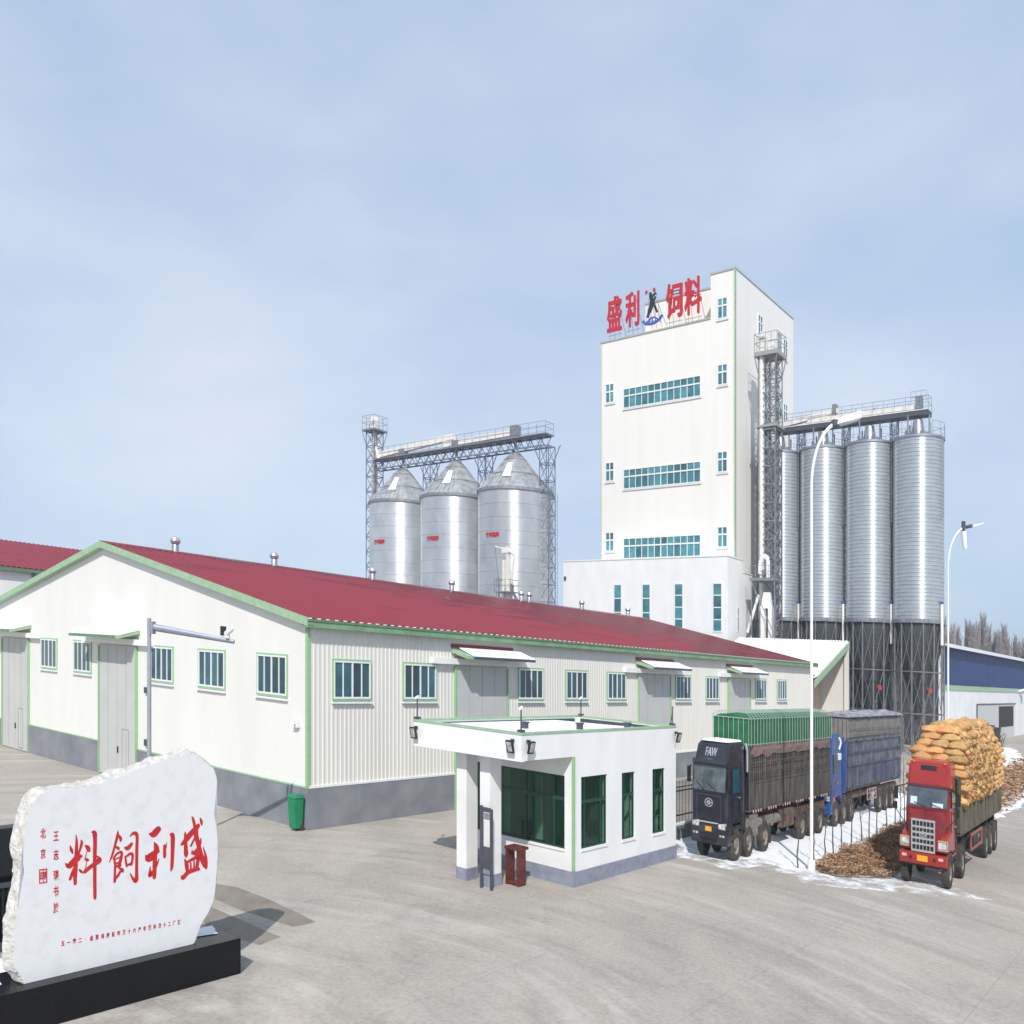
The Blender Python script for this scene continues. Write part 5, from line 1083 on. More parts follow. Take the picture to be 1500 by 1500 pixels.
for k in range(9): m.box(P0-.02, P0+.03, W*k/8-.015, W*k/8+.015, 1.45, 3.1)
for z in (1.5, 2.2, 2.7, 3.1): m.box(P0-.025, P0+.025, 0, W, z-.025, z+.025)
part('stake_cage', m, CARGO, bt, BT)
part('front_bulkhead', MB().box(P0-.06, P0-.03, .0, W, 1.45, 3.3), TRUCKBLK, bt, BT)
m = MB(); r_ = random.Random(4)
for k in range(16):
    for j in range(4): a = P0+.1+k*.64; z = 1.55+j*.38; m.box(a, a+.60, .10+r_.uniform(0, .04), W-.1, z, z+.34)
part('brown_load', m, BROWNW, bt, BT, kind='stuff')
def sag_tarp(m, p0, p1, q0, q1, z0, z1, skirt, n=34, bulge=.05, seed=1):
    """a cloth box: sides and top with soft waves"""
    V = []; F = []; rows = []
    prof = [(q0-.03, z0), (q0-.05, (z0+z1)/2), (q0-.02, z1-.05), (q0+.12, z1+.02), ((q0+q1)/2, z1+.10), (q1-.12, z1+.02), (q1+.02, z1-.05), (q1+.05, (z0+z1)/2), (q1+.03, z0)]
    for k in range(n+1):
        p = p0+(p1-p0)*k/n
        for j, (q, z) in enumerate(prof):
            w_ = noise.noise(Vector((p*1.7, j*.9, seed)))
            V.append((p, q+w_*bulge, z+(w_*bulge if 0 < j < 8 else noise.noise(Vector((p*1.3, j, seed)))*skirt)))
    npf = len(prof)
    F = [(k*npf+j, k*npf+j+1, (k+1)*npf+j+1, (k+1)*npf+j) for k in range(n) for j in range(npf-1)]
    F += [tuple(range(npf)), tuple(n*npf+j for j in range(npf-1, -1, -1))]
    m.add(V, F, False)
m = MB(); sag_tarp(m, P0, P1, 0, W, 3.38, 4.22, .0, seed=2); part('green_cover', m, TARPG, bt, BT)
m = MB(); sag_tarp(m, P0+.35, P1-.1, -.03, W+.03, 3.05, 3.42, .12, n=60, bulge=.06, seed=5); part('brown_cover', m, TARPB, bt, BT)
m = MB()
for k in range(31):
    p = P0+(P1-P0)*k/30; 
    for q in (-.10, W+.10): m.tube((p, q, 3.35), (p, q*.98, 4.22), .013, 4)
    m.path([(p, -.10, 4.22), (p, .1, 4.36), (p, W/2, 4.40), (p, W-.1, 4.36), (p, W+.10, 4.22)], .013, 4)
for k in range(8): q = W*k/7; m.tube((P0-.07, q, 3.35), (P0-.07, q, 4.2), .013, 4)
for z in (3.42, 4.2): m.tube((P0-.07, -.1, z), (P0-.07, W+.1, z), .015, 4); m.tube((P0, -.11, z), (P1, -.11, z), .014, 4)
part('load_frame', m, mat('pale_wire', (.33, .40, .36), .5), bt, BT)
m = MB()
for g_ in range(6):
    for k in range(4): m.tube((P0+.35+g_*1.72+k*.28, -.06, 1.36), (P0+.35+g_*1.72+k*.28, -.035, 1.36), .05, 6)
part('marker_light', m, mat('pale_pink', (.55, .38, .36), .4), bt, BT)
m = MB(); m.box(6.05, 7.55, .02, .25, .60, 1.18); tb = part('tool_box', m, MUD, bt, BT)
m = MB(SIDE); put_text(m, '271', 6.45, .9, .3, -.02, .01, .01, .8, 1.0); m.tf = None
part('lettering', m, BLKM, tb, BT)
for k_, z_ in enumerate((.62, .86)): part('step', MB().box(.42, .62, -.03, .25, z_, z_+.04), BLKM, cab, BT)
m = MB(); m.hexa([(-.065,.45,1.12),(-.03,.45,1.12),(-.03,W-.45,1.12),(-.065,W-.45,1.12),(-.065,.36,1.16),(-.03,.36,1.16),(-.03,W-.36,1.16),(-.065,W-.36,1.16)]); part('grille_bar', m, CHROME, cab, BT)
m = MB(); m.box(-.045, -.012, .28, .30, 1.2, 1.95); m.box(-.045, -.012, W-.30, W-.28, 1.2, 1.95); m.box(-.045, -.012, .3, W-.3, 1.93, 1.95); part('panel_seam', m, DGREY, cab, BT)
m = MB(); front_quad(m, .04, W-.04, 2.86, 2.98, .04, .10); part('sun_visor', m, mat('tinted_visor', (.02, .03, .04), .15), cab, BT)
for p_ in (1.5, 2.82, 4.65, 9.3, 10.6, 11.8): part('mud_flap', MB().box(p_, p_+.02, .0, .35, .22, .85), RUBBER, bt, BT)
for p_ in (3.3, 5.4): part('air_tank', MB().tube((p_, .2, .93), (p_+.55, .2, .93), .15, 12), RIM, bt, BT)
m = MB(); m.box(2.5, 3.2, .0, .5, .62, 1.25); m.box(4.6, 5.2, .1, .4, .75, 1.1); part('fuel_tank', m, RIM, bt, BT)
for p in (.95, 2.25, 4.05, 8.7, 10.0, 11.2):
    wheel(bt, BT, p, -.0); wheel(bt, BT, p, W-.26, side=0)
for p in (.95, 2.25): part('mudguard', MB().hexa([(p-.6,.02,.92),(p+.6,.02,.92),(p+.6,.32,.92),(p-.6,.32,.92),(p-.4,.02,1.06),(p+.4,.02,1.06),(p+.4,.32,1.06),(p-.4,.32,1.06)]), TRUCKBLK if p < 1 else RIM, bt, BT)

# --- blue truck behind it
BU = HALL.at(23.6, -15.55)
bu = thing('cargo_truck', BU, 'blue cab truck with grey sheeted cage load, parked behind the black truck', 'truck')
m = MB(); cab_prism(m, [(.04,.8),(0,1.9),(.12,2.7),(.45,3.40),(.7,3.5),(1.85,3.45),(1.85,.8),(1.4,1.1),(.8,1.1),(.5,.8)], 0, W, .03); cb = part('cab', m, TRUCKBLUE, bu, BU, bevel=.05)
m = MB(); m.box(-.04, .4, 0, W, .5, .95); bp = part('bumper', m, TRUCKBLUE, bu, BU, bevel=.03); m = MB(); front_quad(m, .1, W-.1, 2.0, 2.75); part('windscreen', m, WSCREEN, cb, BU)
for q in (.06, W-.36): part('headlight', MB().box(-.03, .05, q, q+.3, 1.0, 1.18), LAMP, cb, BU)
part('side_window', MB().box(.45, 1.15, -.012, .012, 2.0, 2.7), GLASS, cb, BU); part('number_plate', MB().box(-.06, -.042, W/2-.15, W/2+.15, .68, .82), YPLATE, bp, BU)
m = MB(); m.box(.95, 1.15, -.03, .0, 1.6, 1.7); m.box(.4, .55, -.05, .0, .98, 1.12); part('side_lamp', m, AMBER, cb, BU)
m = MB(); m.path([(1.2, -.05, 2.9), (1.3, -.12, 3.15), (1.25, -.03, 3.35)], .05, 6); m.box(1.2, 1.5, -.08, .05, 2.5, 2.75); part('air_intake', m, PAINTW, cb, BU)
m = MB(); m.box(2.0, 2.55, .02, W-.02, 1.2, 3.2)
for k in range(6): m.box(2.02+k*.09, 2.05+k*.09, -.01, .02, 1.25, 3.15)
part('tool_locker', m, TRUCKBLUE, bu, BU)
P0, P1 = 2.75, 13.2
m = MB(); m.box(1.4, P1, .25, .45, .85, 1.1); m.box(1.4, P1, W-.45, W-.25, .85, 1.1); part('chassis', m, MUD, bu, BU)
part('cargo_floor', MB().box(P0, P1, .02, W-.02, 1.25, 1.36), MUD, bu, BU)
for q, sgn in ((0, 1), (W-.05, -1)):
    for k in range(6):
        a, b = P0+(P1-P0)*k/6+.02, P0+(P1-P0)*(k+1)/6-.02; mm = MB().box(a, b, q, q+.05, 1.34, 2.15)
        for j in range(12): x = a+(b-a)*(j+.5)/12; mm.box(x-.02, x+.02, q-.02 if sgn > 0 else q+.05, q if sgn > 0 else q+.07, 1.36, 2.13)
        part('side_board', mm, CARGOB, bu, BU)
m = MB()
for q in (-.03, W+.0):
    slatted(m, P0, P1, q, 1.3, 3.3, 40, .03)
    for z in (2.18, 2.7, 3.28): m.box(P0, P1, q-.025, q+.02, z-.025, z+.025)
for k in range(9): m.box(P0-.03, P0+.02, W*k/8-.015, W*k/8+.015, 1.3, 3.3)
part('stake_cage', m, mat('blue_grey_stakes', (.06, .075, .12), .7, var=.3), bu, BU)
m = MB(); m.box(P0+.05, P1-.05, .07, W-.07, 1.37, 3.2); part('sacked_load', m, mat('dark_blue_load', (.15, .15, .18), .9, col2=(.40, .39, .40), scale=1.6, width=.3, bump=.5, bscale=2), bu, BU, kind='stuff')
m = MB(); sag_tarp(m, P0, P1, 0, W, 3.15, 4.05, .06, n=40, bulge=.05, seed=9); part('grey_cover', m, TARPGR, bu, BU)
m = MB(); sag_tarp(m, P0-.1, P1+.1, -.12, W+.12, 4.08, 4.16, .03, n=50, bulge=.07, seed=12); part('top_cover', m, mat('crumpled_dark_cover', (.12, .125, .15), .7, col2=(.34, .34, .37), scale=2.5, width=.3, bump=.6, bscale=4), bu, BU)
m = MB()
for k in range(31): p = P0+(P1-P0)*k/30; m.tube((p, -.13, 3.2), (p, -.11, 4.1), .012, 4)
m.tube((P0, -.14, 3.65), (P1, -.14, 3.6), .015, 4); m.tube((P0, -.14, 3.4), (P1, -.14, 3.48), .015, 4)
for k in range(8): m.tube((P0-.08, W*k/7, 3.2), (P0-.08, W*k/7, 4.1), .012, 4)
part('load_frame', m, mat('grey_wire', (.13, .13, .13), .6), bu, BU)
m = MB()
for z in (.7, .95, 1.12): m.box(6.3, 8.0, -.04, .0, z-.025, z+.025)
for p in (6.3, 6.85, 7.4, 8.0): m.box(p-.03, p+.03, -.04, .0, .68, 1.14)
part('side_guard', m, mat('pinkish_rail', (.38, .27, .25), .7), bu, BU)
for p in (.9, 2.2, 3.5, 8.9, 10.2, 11.5): wheel(bu, BU, p, 0); wheel(bu, BU, p, W-.26, side=0)

# --- red bonneted truck with a mound of sacks
RT = Frame(17.60, 34.75, math.atan2(.792, .61))
W = 1.80
rt = thing('cargo_truck', RT, 'red bonneted truck loaded high with orange grain sacks', 'truck')
m = MB(); cab_prism(m, [(.75,.75),(.72,2.10),(.92,2.72),(.95,2.80),(1.10,3.32),(1.35,3.42),(2.15,3.42),(2.15,.75)], .04, W-.04, .035); cab = part('cab', m, TRUCKRED, rt, RT, bevel=.09)
m = MB(); m.hexa([(.02,.30,1.0),(.9,.12,1.0),(.9,W-.12,1.0),(.02,W-.30,1.0),(.05,.36,1.84),(.86,.12,2.13),(.86,W-.12,2.13),(.05,W-.36,1.84)]); bon = part('bonnet', m, TRUCKRED_D, rt, RT, bevel=.05)
for q0, q1, o in ((-.0, .46, 0), (W-.46, W, 1)):
    m = MB(); a, b = q0, q1
    m.hexa([(.06,a,1.0),(.98,a,1.0),(.98,b,1.0),(.06,b,1.0),(.14,a+(.04 if o == 0 else 0),1.42),(.95,a,1.55),(.95,b,1.55),(.14,b-(.04 if o else 0),1.42)]); wg = part('wing', m, TRUCKRED, rt, RT, bevel=.05)
    hl = MB(); e0, e1 = (q0+.03, q1-.08) if o == 0 else (q0+.08, q1-.03)
    hl.hexa([(.045,e0,1.10),(.2,e0,1.10),(.2,e1,1.10),(.045,e1,1.10),(.075,e0,1.30),(.2,e0,1.30),(.2,e1,1.30),(.075,e1,1.30)]); h_ = part('headlight', hl, LAMP, wg, RT, bevel=.02)
    m = MB(); m.box(.035, .12, e0-.03, e1+.03, 1.06, 1.095); m.box(.05, .14, e0-.03, e1+.03, 1.305, 1.335); m.box(.045, .13, e0-.035, e0-.005, 1.09, 1.31); m.box(.045, .13, e1+.005, e1+.035, 1.09, 1.31); part('lamp_surround', m, mat('dull_gold', (.42, .33, .22), .5), wg, RT)
# grille
m = MB(); g0, g1 = .50, W-.50; e = .05
m.box(-.05, .04, g0-e, g0, 1.02, 1.80); m.box(-.05, .04, g1, g1+e, 1.02, 1.80); m.box(-.05, .04, g0-e, g1+e, 1.80, 1.86); m.box(-.05, .04, g0-e, g1+e, .96, 1.02)
for k in range(1, 5): z = 1.02+.78*k/5; m.box(-.045, .03, g0, g1, z-.028, z+.028)
for k in range(1, 6): q = g0+(g1-g0)*k/6; m.box(-.04, .03, q-.012, q+.012, 1.02, 1.80)
gr = part('grille', m, CHROME, bon, RT); part('grille_mesh', MB().box(-.01, .01, g0, g1, 1.02, 1.80), BLKM, gr, RT)
n = 20; m = MB(); m.add([(-.06, W/2+rr*math.cos(2*math.pi*k/n), 1.45+rr/1.5*math.sin(2*math.pi*k/n)) for rr in (.13, .10) for k in range(n)], [(k, (k+1) % n, n+(k+1) % n, n+k) for k in range(n)])
for k in range(3): a = k*math.pi/3+.5; m.tube((-.06, W/2-.1*math.cos(a), 1.45-.1/1.5*math.sin(a)), (-.06, W/2+.1*math.cos(a), 1.45+.1/1.5*math.sin(a)), .012, 4)
part('round_badge', m, CHROME, gr, RT, recalc=False)
m = MB(); m.hexa([(-.12,0,.62),(.3,0,.62),(.3,W,.62),(-.12,W,.62),(-.16,0,.94),(.3,0,.94),(.3,W,.94),(-.16,W,.94)]); bp = part('bumper', m, TRUCKRED, rt, RT, bevel=.04)
part('number_plate', MB().box(-.175, -.15, W/2-.20, W/2+.20, .72, .88), YPLATE, bp, RT)
for q in (.45, W-.45): part('tow_hole', MB().tube((-.165, q, .80), (-.14, q, .80), .05, 12), BLKM, bp, RT)
for q in (.12, W-.30): part('fog_light', MB().box(-.165, -.14, q, q+.18, .80, .88), mat('pink_lamp', (.6, .35, .32), .3), bp, RT)
PR = ((.7, .72), (2.10, .72), (2.72, .92), (3.3, 1.10))
m = MB(); front_quad(m, .15, W-.15, 2.15, 2.70, .012, .012, PR); part('windscreen', m, WSCREEN, cab, RT)
m = MB(); front_quad(m, .10, .15, 2.12, 2.74, .014, .012, PR); front_quad(m, W-.15, W-.10, 2.12, 2.74, .014, .012, PR); front_quad(m, .1, W-.1, 2.09, 2.145, .014, .012, PR); front_quad(m, .08, W-.08, 2.705, 2.76, .01, .09, PR); part('screen_surround', m, mat('dark_red', (.10, .012, .012), .5), cab, RT)
m = MB(); m.tube((.66, .35, 2.17), (.70, .8, 2.26), .012, 4); m.tube((.66, .95, 2.17), (.70, 1.4, 2.26), .012, 4); part('wiper', m, BLKM, cab, RT)
m = MB(); front_quad(m, W/2-.30, W/2+.30, 3.17, 3.29, .02, .03, ((.7, .72), (2.72, .92), (2.8, .95), (3.32, 1.10))); part('roof_vent', m, BLKM, cab, RT)
m = MB(); front_quad(m, W-.5, W-.25, 2.2, 2.4, .030, .002, PR); front_quad(m, .3, .7, 2.16, 2.28, .030, .002, PR); part('painted_reflection', m, mat('pale_reflection', (.55, .66, .75), .4), cab, RT)  # reflections painted as pale patches over the windscreen glass
part('side_window', MB().box(1.1, 1.75, .025, .05, 2.15, 2.68), GLASS, cab, RT)
m = MB(); m.box(.98, 1.0, .02, .045, .9, 2.1); m.box(1.85, 1.87, .02, .045, .9, 2.7); part('handle', MB().box(1.65, 1.8, -.01, .035, 1.95, 2.0), BLKM, part('door_edge', m, BLKM, cab, RT), RT)
for q in (-.35, W+.25):
    m = MB(); m.box(.55, .66, q-.03, q+.12, 2.28, 2.62); m.box(.55, .66, q-.0, q+.16 if q > 0 else q+.13, 2.0, 2.2); m.tube((.6, q+.05, 2.62), (.9, .1 if q < 0 else W-.1, 2.72), .018, 5); m.tube((.6, q+.05, 2.0), (.5, .15 if q < 0 else W-.15, 1.6), .015, 5); part('mirror', m, BLKM, cab, RT)
m = MB(); m.path([(2.3, .06, 1.4), (2.3, .02, 2.9), (2.25, .2, 3.02), (2.3, .55, 3.05)], .06, 8); part('air_intake', m, mat('dark_green_metal', (.03, .06, .035), .6), rt, RT)
part('door_handle', MB().box(1.6, 1.78, .0, .04, 1.6, 1.64), CHROME, cab, RT)
m = MB(); m.box(.05, .95, .0, .05, .55, .95); part('wheel_arch', m, TRUCKRED_D, rt, RT, bevel=.02)
for z_ in (.62, .9): part('step', MB().box(1.1, 1.7, -.02, .3, z_, z_+.05), BLKM, cab, RT)
m = MB(); m.box(.30, .34, .42, .44, 1.86, 1.90); m.tube((.10, W/2, 1.86), (.80, W/2, 2.13), .012, 5); part('bonnet_seam', m, mat('seam_red', (.07, .008, .01), .5), bon, RT)
for q_ in (.3, W-.3): part('marker_lamp', MB().box(1.12, 1.2, q_-.05, q_+.05, 3.34, 3.40), AMBER, cab, RT)
P0, P1 = 2.45, 13.3
m = MB(); m.box(.5, P1, .45, .6, .80, 1.05); m.box(.5, P1, W-.6, W-.45, .80, 1.05); m.box(.1, .9, .3, W-.3, .55, .8)
for p in (2.5, 4, 6, 8, 10, 12): m.box(p, p+.12, .1, W-.1, .9, 1.25)
part('chassis', m, mat('dark_chassis', (.03, .028, .026), .8, var=.3), rt, RT)
part('cargo_floor', MB().box(P0, P1, -.04, W+.04, 1.28, 1.40), CARGOR, rt, RT)
for q, sgn in ((-.06, 1), (W+.01, -1)):
    for k in range(6):
        a, b = P0+(P1-P0)*k/6+.015, P0+(P1-P0)*(k+1)/6-.015; mm = MB().box(a, b, q, q+.05, 1.38, 2.15)
        for j in range(6): x = a+(b-a)*(j+.5)/6; mm.box(x-.045, x+.045, q-.03 if sgn > 0 else q+.05, q if sgn > 0 else q+.08, 1.36, 2.13)
        part('side_board', mm, CARGOR, rt, RT)
m = MB(); m.box(P0-.05, P0, -.06, W+.06, 1.38, 2.5)
for q in (-.05, .3, W-.3, W+.05): m.box(P0-.09, P0-.04, q-.03, q+.03, 1.38, 2.95)
part('headboard', m, CARGOR, rt, RT)
m = MB(); m.box(P1, P1+.05, -.06, W+.06, 1.38, 2.3); part('tail_board', m, CARGOR, rt, RT)
m = MB()
for z in (.68, 1.12): m.box(4.9, 7.6, -.06, -.02, z-.04, z+.04)
for p in (4.9, 7.6): m.box(p-.05, p+.05, -.06, -.02, .64, 1.16)
part('side_guard', m, mat('red_guard', (.30, .10, .07), .6, var=.2), rt, RT)
m = MB(); m.tube((5.2, .15, .9), (6.3, .15, .9), .26, 14); m.box(6.6, 7.3, .05, .5, .6, 1.1); part('fuel_tank', m, MATS['dark_chassis'], rt, RT)
for p in (.62, 3.2, 9.2, 10.5, 11.8): wheel(rt, RT, p, -.02, r=.49, w=.28); wheel(rt, RT, p, W-.26, r=.49, w=.28, side=0)
for p in (9.2, 10.5, 11.8): part('mud_flap', MB().box(p+.56, p+.58, .0, .4, .25, 1.0), RUBBER, rt, RT)

# sacks: each one an object; the load bulges above the boards
def sack_mesh(L_, D_, Hh, seed, mats, tilt=0., wild=1.):
    bm = bmesh.new(); bmesh.ops.create_cube(bm, size=2); bmesh.ops.subdivide_edges(bm, edges=bm.edges, cuts=3, use_grid_fill=True)
    for v in bm.verts:
        x, y, z = v.co; ex = abs(y)
        e = 1-.30*abs(y)**6; k = 1-.62*max(abs(y)**3, abs(x)**3)
        r = Vector((x, y, z)); rr = max(1e-4, (abs(x)**3.2+abs(z)**3.2)**(1/3.2)); s_ = 1/ max(1, rr)
        nx = x*s_*D_/2*e; nz = z*s_*Hh/2*k*1.15; ny = y*L_/2
        q = noise.noise(Vector((x*1.6+seed, y*1.9, z*1.3)))
        q2 = noise.noise(Vector((x*3.1, y*3.6+seed, z*2.7)))
        v.co = (nx*(1+.18*q*wild), ny*(1+.07*q*wild)+.03*q2*wild, nz*(1+.3*q*wild)+.035*q2*wild+nx*tilt+.02*math.sin(y*5+seed)*(1 if z > 0 else 0))
    V = [tuple(v.co) for v in bm.verts]; bm.verts.index_update(); F = [tuple(v.index for v in f.verts) for f in bm.faces]; bm.free()
    m = MB().add(V, F); me = m.mesh(RT, mats, name='sack'); me.polygons.foreach_set('use_smooth', [True]*len(me.polygons)); return me
SFR = RT
CROSS = [sack_mesh(.80, .46, .27, s, SACK if s % 3 else SACKY) for s in range(4)]       # lying across, long side to the front
ENDS = [sack_mesh(.52, .40, .27, s+9, SACKY if s % 3 else SACK, (s-3)*.16, 2.1) for s in range(8)]
def swapxy(L_, D_, Hh, seed, mt, tilt): return sack_mesh(L_, D_, Hh, seed, mt, tilt)
r_ = random.Random(11); cnt = 0
SL = 'sacks heaped on the red truck'
def sack(me, p, q, z, label, ang=0., tx=0.):
    global cnt
    f2 = RT.at(p, q, z); o = bpy.data.objects.new('grain_sack', me); C.objects.link(o); o.location = f2.world(); o.rotation_euler = (tx, 0, ang)
    tag(o, label, 'sack', SL); cnt += 1
ZB = 2.14; NL = 11; DZ = .195
HWD = (1.06, 1.10, 1.13, 1.14, 1.14, 1.12, 1.09, 1.03, .94, .80, .56)
PIN = (.0, .0, .0, .0, .02, .05, .10, .18, .34, .60, 1.0)
PEN = (.1, .1, .1, .1, .15, .2, .3, .45, .7, 1.1, 1.7)
REST = MB()
def course(j):
    return 'bottom course' if j < 2 else 'lower courses' if j < 5 else 'middle courses' if j < 8 else 'top courses'
for j in range(NL):
    z = ZB+j*DZ+.1; hw = HWD[j]; n = 3 if j < 9 else 2
    for k in range(n):
        q = W/2+(k-(n-1)/2)*(2*hw/n)*.98+r_.uniform(-.05, .05)+(.10 if j % 2 else -.08)*(n == 3)
        side = ('left', 'middle', 'right')[2-k] if n == 3 else ('left', 'right')[1-k]
        sack(CROSS[r_.randrange(4)], P0+.20+PIN[j]+r_.uniform(-.06, .06), q, z, 'orange sack over the cab, %s of the %s course from the top' % (side, ORD[NL-1-j]), r_.uniform(-.14, .14), r_.uniform(-.10, .10))
tops = []
for k in range(20):
    for q in (-.26, .28):
        sack(CROSS[r_.randrange(4)], P0+1.0+k*.49+r_.uniform(-.08, .08), W/2+q+r_.uniform(-.12, .12), ZB+NL*DZ-.03+r_.uniform(-.05, .07)-(.15 if k > 17 else 0), '%s sack from the cab lying on top of the load, %s' % (ORD[k], 'near side' if q < 0 else 'far side'), r_.uniform(-.9, .9), r_.uniform(-.25, .25))
cand = []
for j in range(NL):
    p_end = P1-PEN[j]; nn = int((p_end-(P0+.6+PIN[j]))/.335)
    for k in range(nn): cand.append((P0+.66+PIN[j]+k*.335+(.16 if j % 2 else 0), j))
cand.sort(key=lambda c: c[0]+.25*abs(c[1]-5))
for i, (p, j) in enumerate(cand):
    z = ZB+j*DZ+.1+r_.uniform(-.05, .04); q = W/2-HWD[j]+.20+r_.uniform(-.07, .07)
    if cnt < 299: sack(ENDS[r_.randrange(8)], p+r_.uniform(-.05, .05), q, z, '%s sack end from the cab, %s course down, near side of load' % (ORD[min(25, int((p-P0-.66-PIN[j])/.335+.5))], ORD[NL-1-j]), r_.uniform(-.35, .35), r_.uniform(-.3, .3))
    else:
        a_ = r_.uniform(-.3, .3)
        REST.lathe([(.03, -.10), (.19, -.06), (.235, .0), (.19, .07), (.03, .11)], 7, 0, 0); n0 = 35
        for v in range(len(REST.v)-35, len(REST.v)):
            x, y, zz = REST.v[v]; REST.v[v] = (p+x*.8, q+y*1.15+.03*math.sin(7*x), z+zz+x*a_)
part('packed_sacks', REST, SACKY, rt, RT, kind='stuff', recalc=False)
m = MB()
for j in range(NL):
    hw = HWD[j]-.32; m.box(P0+.4+PIN[j], P1-.35-PEN[j], W/2-hw, W/2+hw, ZB+j*DZ-.04+.001*j, ZB+(j+1)*DZ-.04+.002*j)
m.box(P0+.01, P1-.01, 0.0, W, 1.41, ZB-.045)
part('packed_sacks', m, SACKD, rt, RT, kind='stuff')
# far side of the heap
m = MB()
for j in range(10):
    for k in range(24):
        p = P0+.7+k*.42; m.lathe([(.02, ZB+j*DZ-.02), (.2, ZB+j*DZ+.02), (.24, ZB+j*DZ+.11), (.18, ZB+j*DZ+.2), (.02, ZB+j*DZ+.23)], 6, p, W/2+HWD[j]-.24)
part('packed_sacks', m, SACKY, rt, RT, kind='stuff', recalc=False)
print('sacks', cnt)

# ------------------------------------------------------------------ street lamps
def lamp_post(x, y, H_, label, double, arm=2.3):
    fr = Frame(x, y, 0.)
    t = thing('street_lamp', fr, label, 'street lamp', 'white curved street lamps')
    m = MB(); m.tube((0, 0, 0), (0, 0, H_*.84), .072, 12, .055); pts = [(0, 0, H_*.84)]
    for k in range(1, 11):
        a = k/10*R(80); pts.append((arm*(1-math.cos(a))*.95, 0, H_*.84+H_*.145*math.sin(a)))
    for a, b in zip(pts, pts[1:]): m.tube(a, b, .05 if double else .055, 10)
    m.tube((0, 0, 0), (0, 0, .3), .16, 12)
    part('pole', m, PAINTW, t, fr); e = pts[-1]
    if not double:
        m = MB(); m.hexa([(e[0]-.05,-.14,e[2]-.08),(e[0]+1.05,-.2,e[2]+.16),(e[0]+1.05,.2,e[2]+.16),(e[0]-.05,.14,e[2]-.08),(e[0],-.1,e[2]+.12),(e[0]+1.1,-.14,e[2]+.42),(e[0]+1.1,.14,e[2]+.42),(e[0],.1,e[2]+.12)]); hd = part('lamp_head', m, PAINTW, t, fr, bevel=.05)
        m = MB(); m.box(e[0]-.18, e[0]+.10, -.12, .12, e[2]-.10, e[2]+.10); part('ballast_box', m, DGREY, hd, fr, bevel=.03)
        m = MB(); m.hexa([(e[0]+.1,-.13,e[2]-.10),(e[0]+.95,-.16,e[2]+.09),(e[0]+.95,.16,e[2]+.09),(e[0]+.1,.13,e[2]-.10),(e[0]+.1,-.13,e[2]-.04),(e[0]+.95,-.16,e[2]+.13),(e[0]+.95,.16,e[2]+.13),(e[0]+.1,.13,e[2]-.04)]); part('lens', m, mat('grey_lens', (.20, .21, .25), .3), hd, fr)
    else:
        m = MB(); m.tube((e[0]-.1, 0, e[2]+.28), (e[0]-.1, 0, e[2]-.18), .13, 8); part('ballast_box', m, DGREY, t, fr)
        m = MB(); m.tube((e[0]-.1, 0, e[2]-.18), (e[0]+.02, 0, e[2]-.95), .17, 12, .13); m.lathe([(.13, e[2]-.95), (.08, e[2]-1.05)], 10, e[0]+.02, 0, capb=True); part('lamp_head', m, PAINTW, t, fr)
        m = MB(); m.hexa([(e[0]+.2,-.05,e[2]-.02),(e[0]+1.3,-.05,e[2]+.22),(e[0]+1.3,.05,e[2]+.22),(e[0]+.2,.05,e[2]-.02),(e[0]+.2,-.05,e[2]+.06),(e[0]+1.3,-.05,e[2]+.27),(e[0]+1.3,.05,e[2]+.27),(e[0]+.2,.05,e[2]+.06)]); part('side_arm', m, PAINTW, t, fr)
        m = MB(); m.tube((e[0]+.1, 0, e[2]+.02), (e[0]+.5, 0, e[2]+.1), .09, 8); part('bracket', m, DGREY, t, fr)
lamp_post(12.95, 37.16, 13.15, 'tall white street lamp with one slanted head standing by the brown hedge', False, 1.35)
lamp_post(30.6, 60.3, 13.2, 'white street lamp with a hanging head, behind the red truck', True, 1.5)

# ------------------------------------------------------------------ saplings, hedge, far poplars
def branchy(m, base, top, r, n, spread, seed, levels=1, nb=5):
    rr = random.Random(seed); P = [Vector(base)]; T = Vector(top); k_ = 6
    for k in range(1, k_+1): P.append(Vector(base).lerp(T, k/k_)+Vector((rr.uniform(-.04, .04), rr.uniform(-.04, .04), 0)))
    for k in range(k_): m.tube(P[k], P[k+1], r*(1-.75*k/k_), nb, r*(1-.75*(k+1)/k_))
    tw = []
    for i in range(n):
        t = rr.uniform(.35, 1.0); b = P[0].lerp(P[-1], t); a = rr.uniform(0, 6.28); L_ = spread*(1.15-t)*rr.uniform(.6, 1.2)
        e = b+Vector((math.cos(a)*L_*.5, math.sin(a)*L_*.5, L_*rr.uniform(.5, 1.0))); m2 = b.lerp(e, .5)+Vector((rr.uniform(-.03, .03), rr.uniform(-.03, .03), -.03)); tw.append((b, m2, e, r))
    return tw
SAPM = mat('sapling_bark', (.075, .062, .06), .9, var=.25, scale=5)
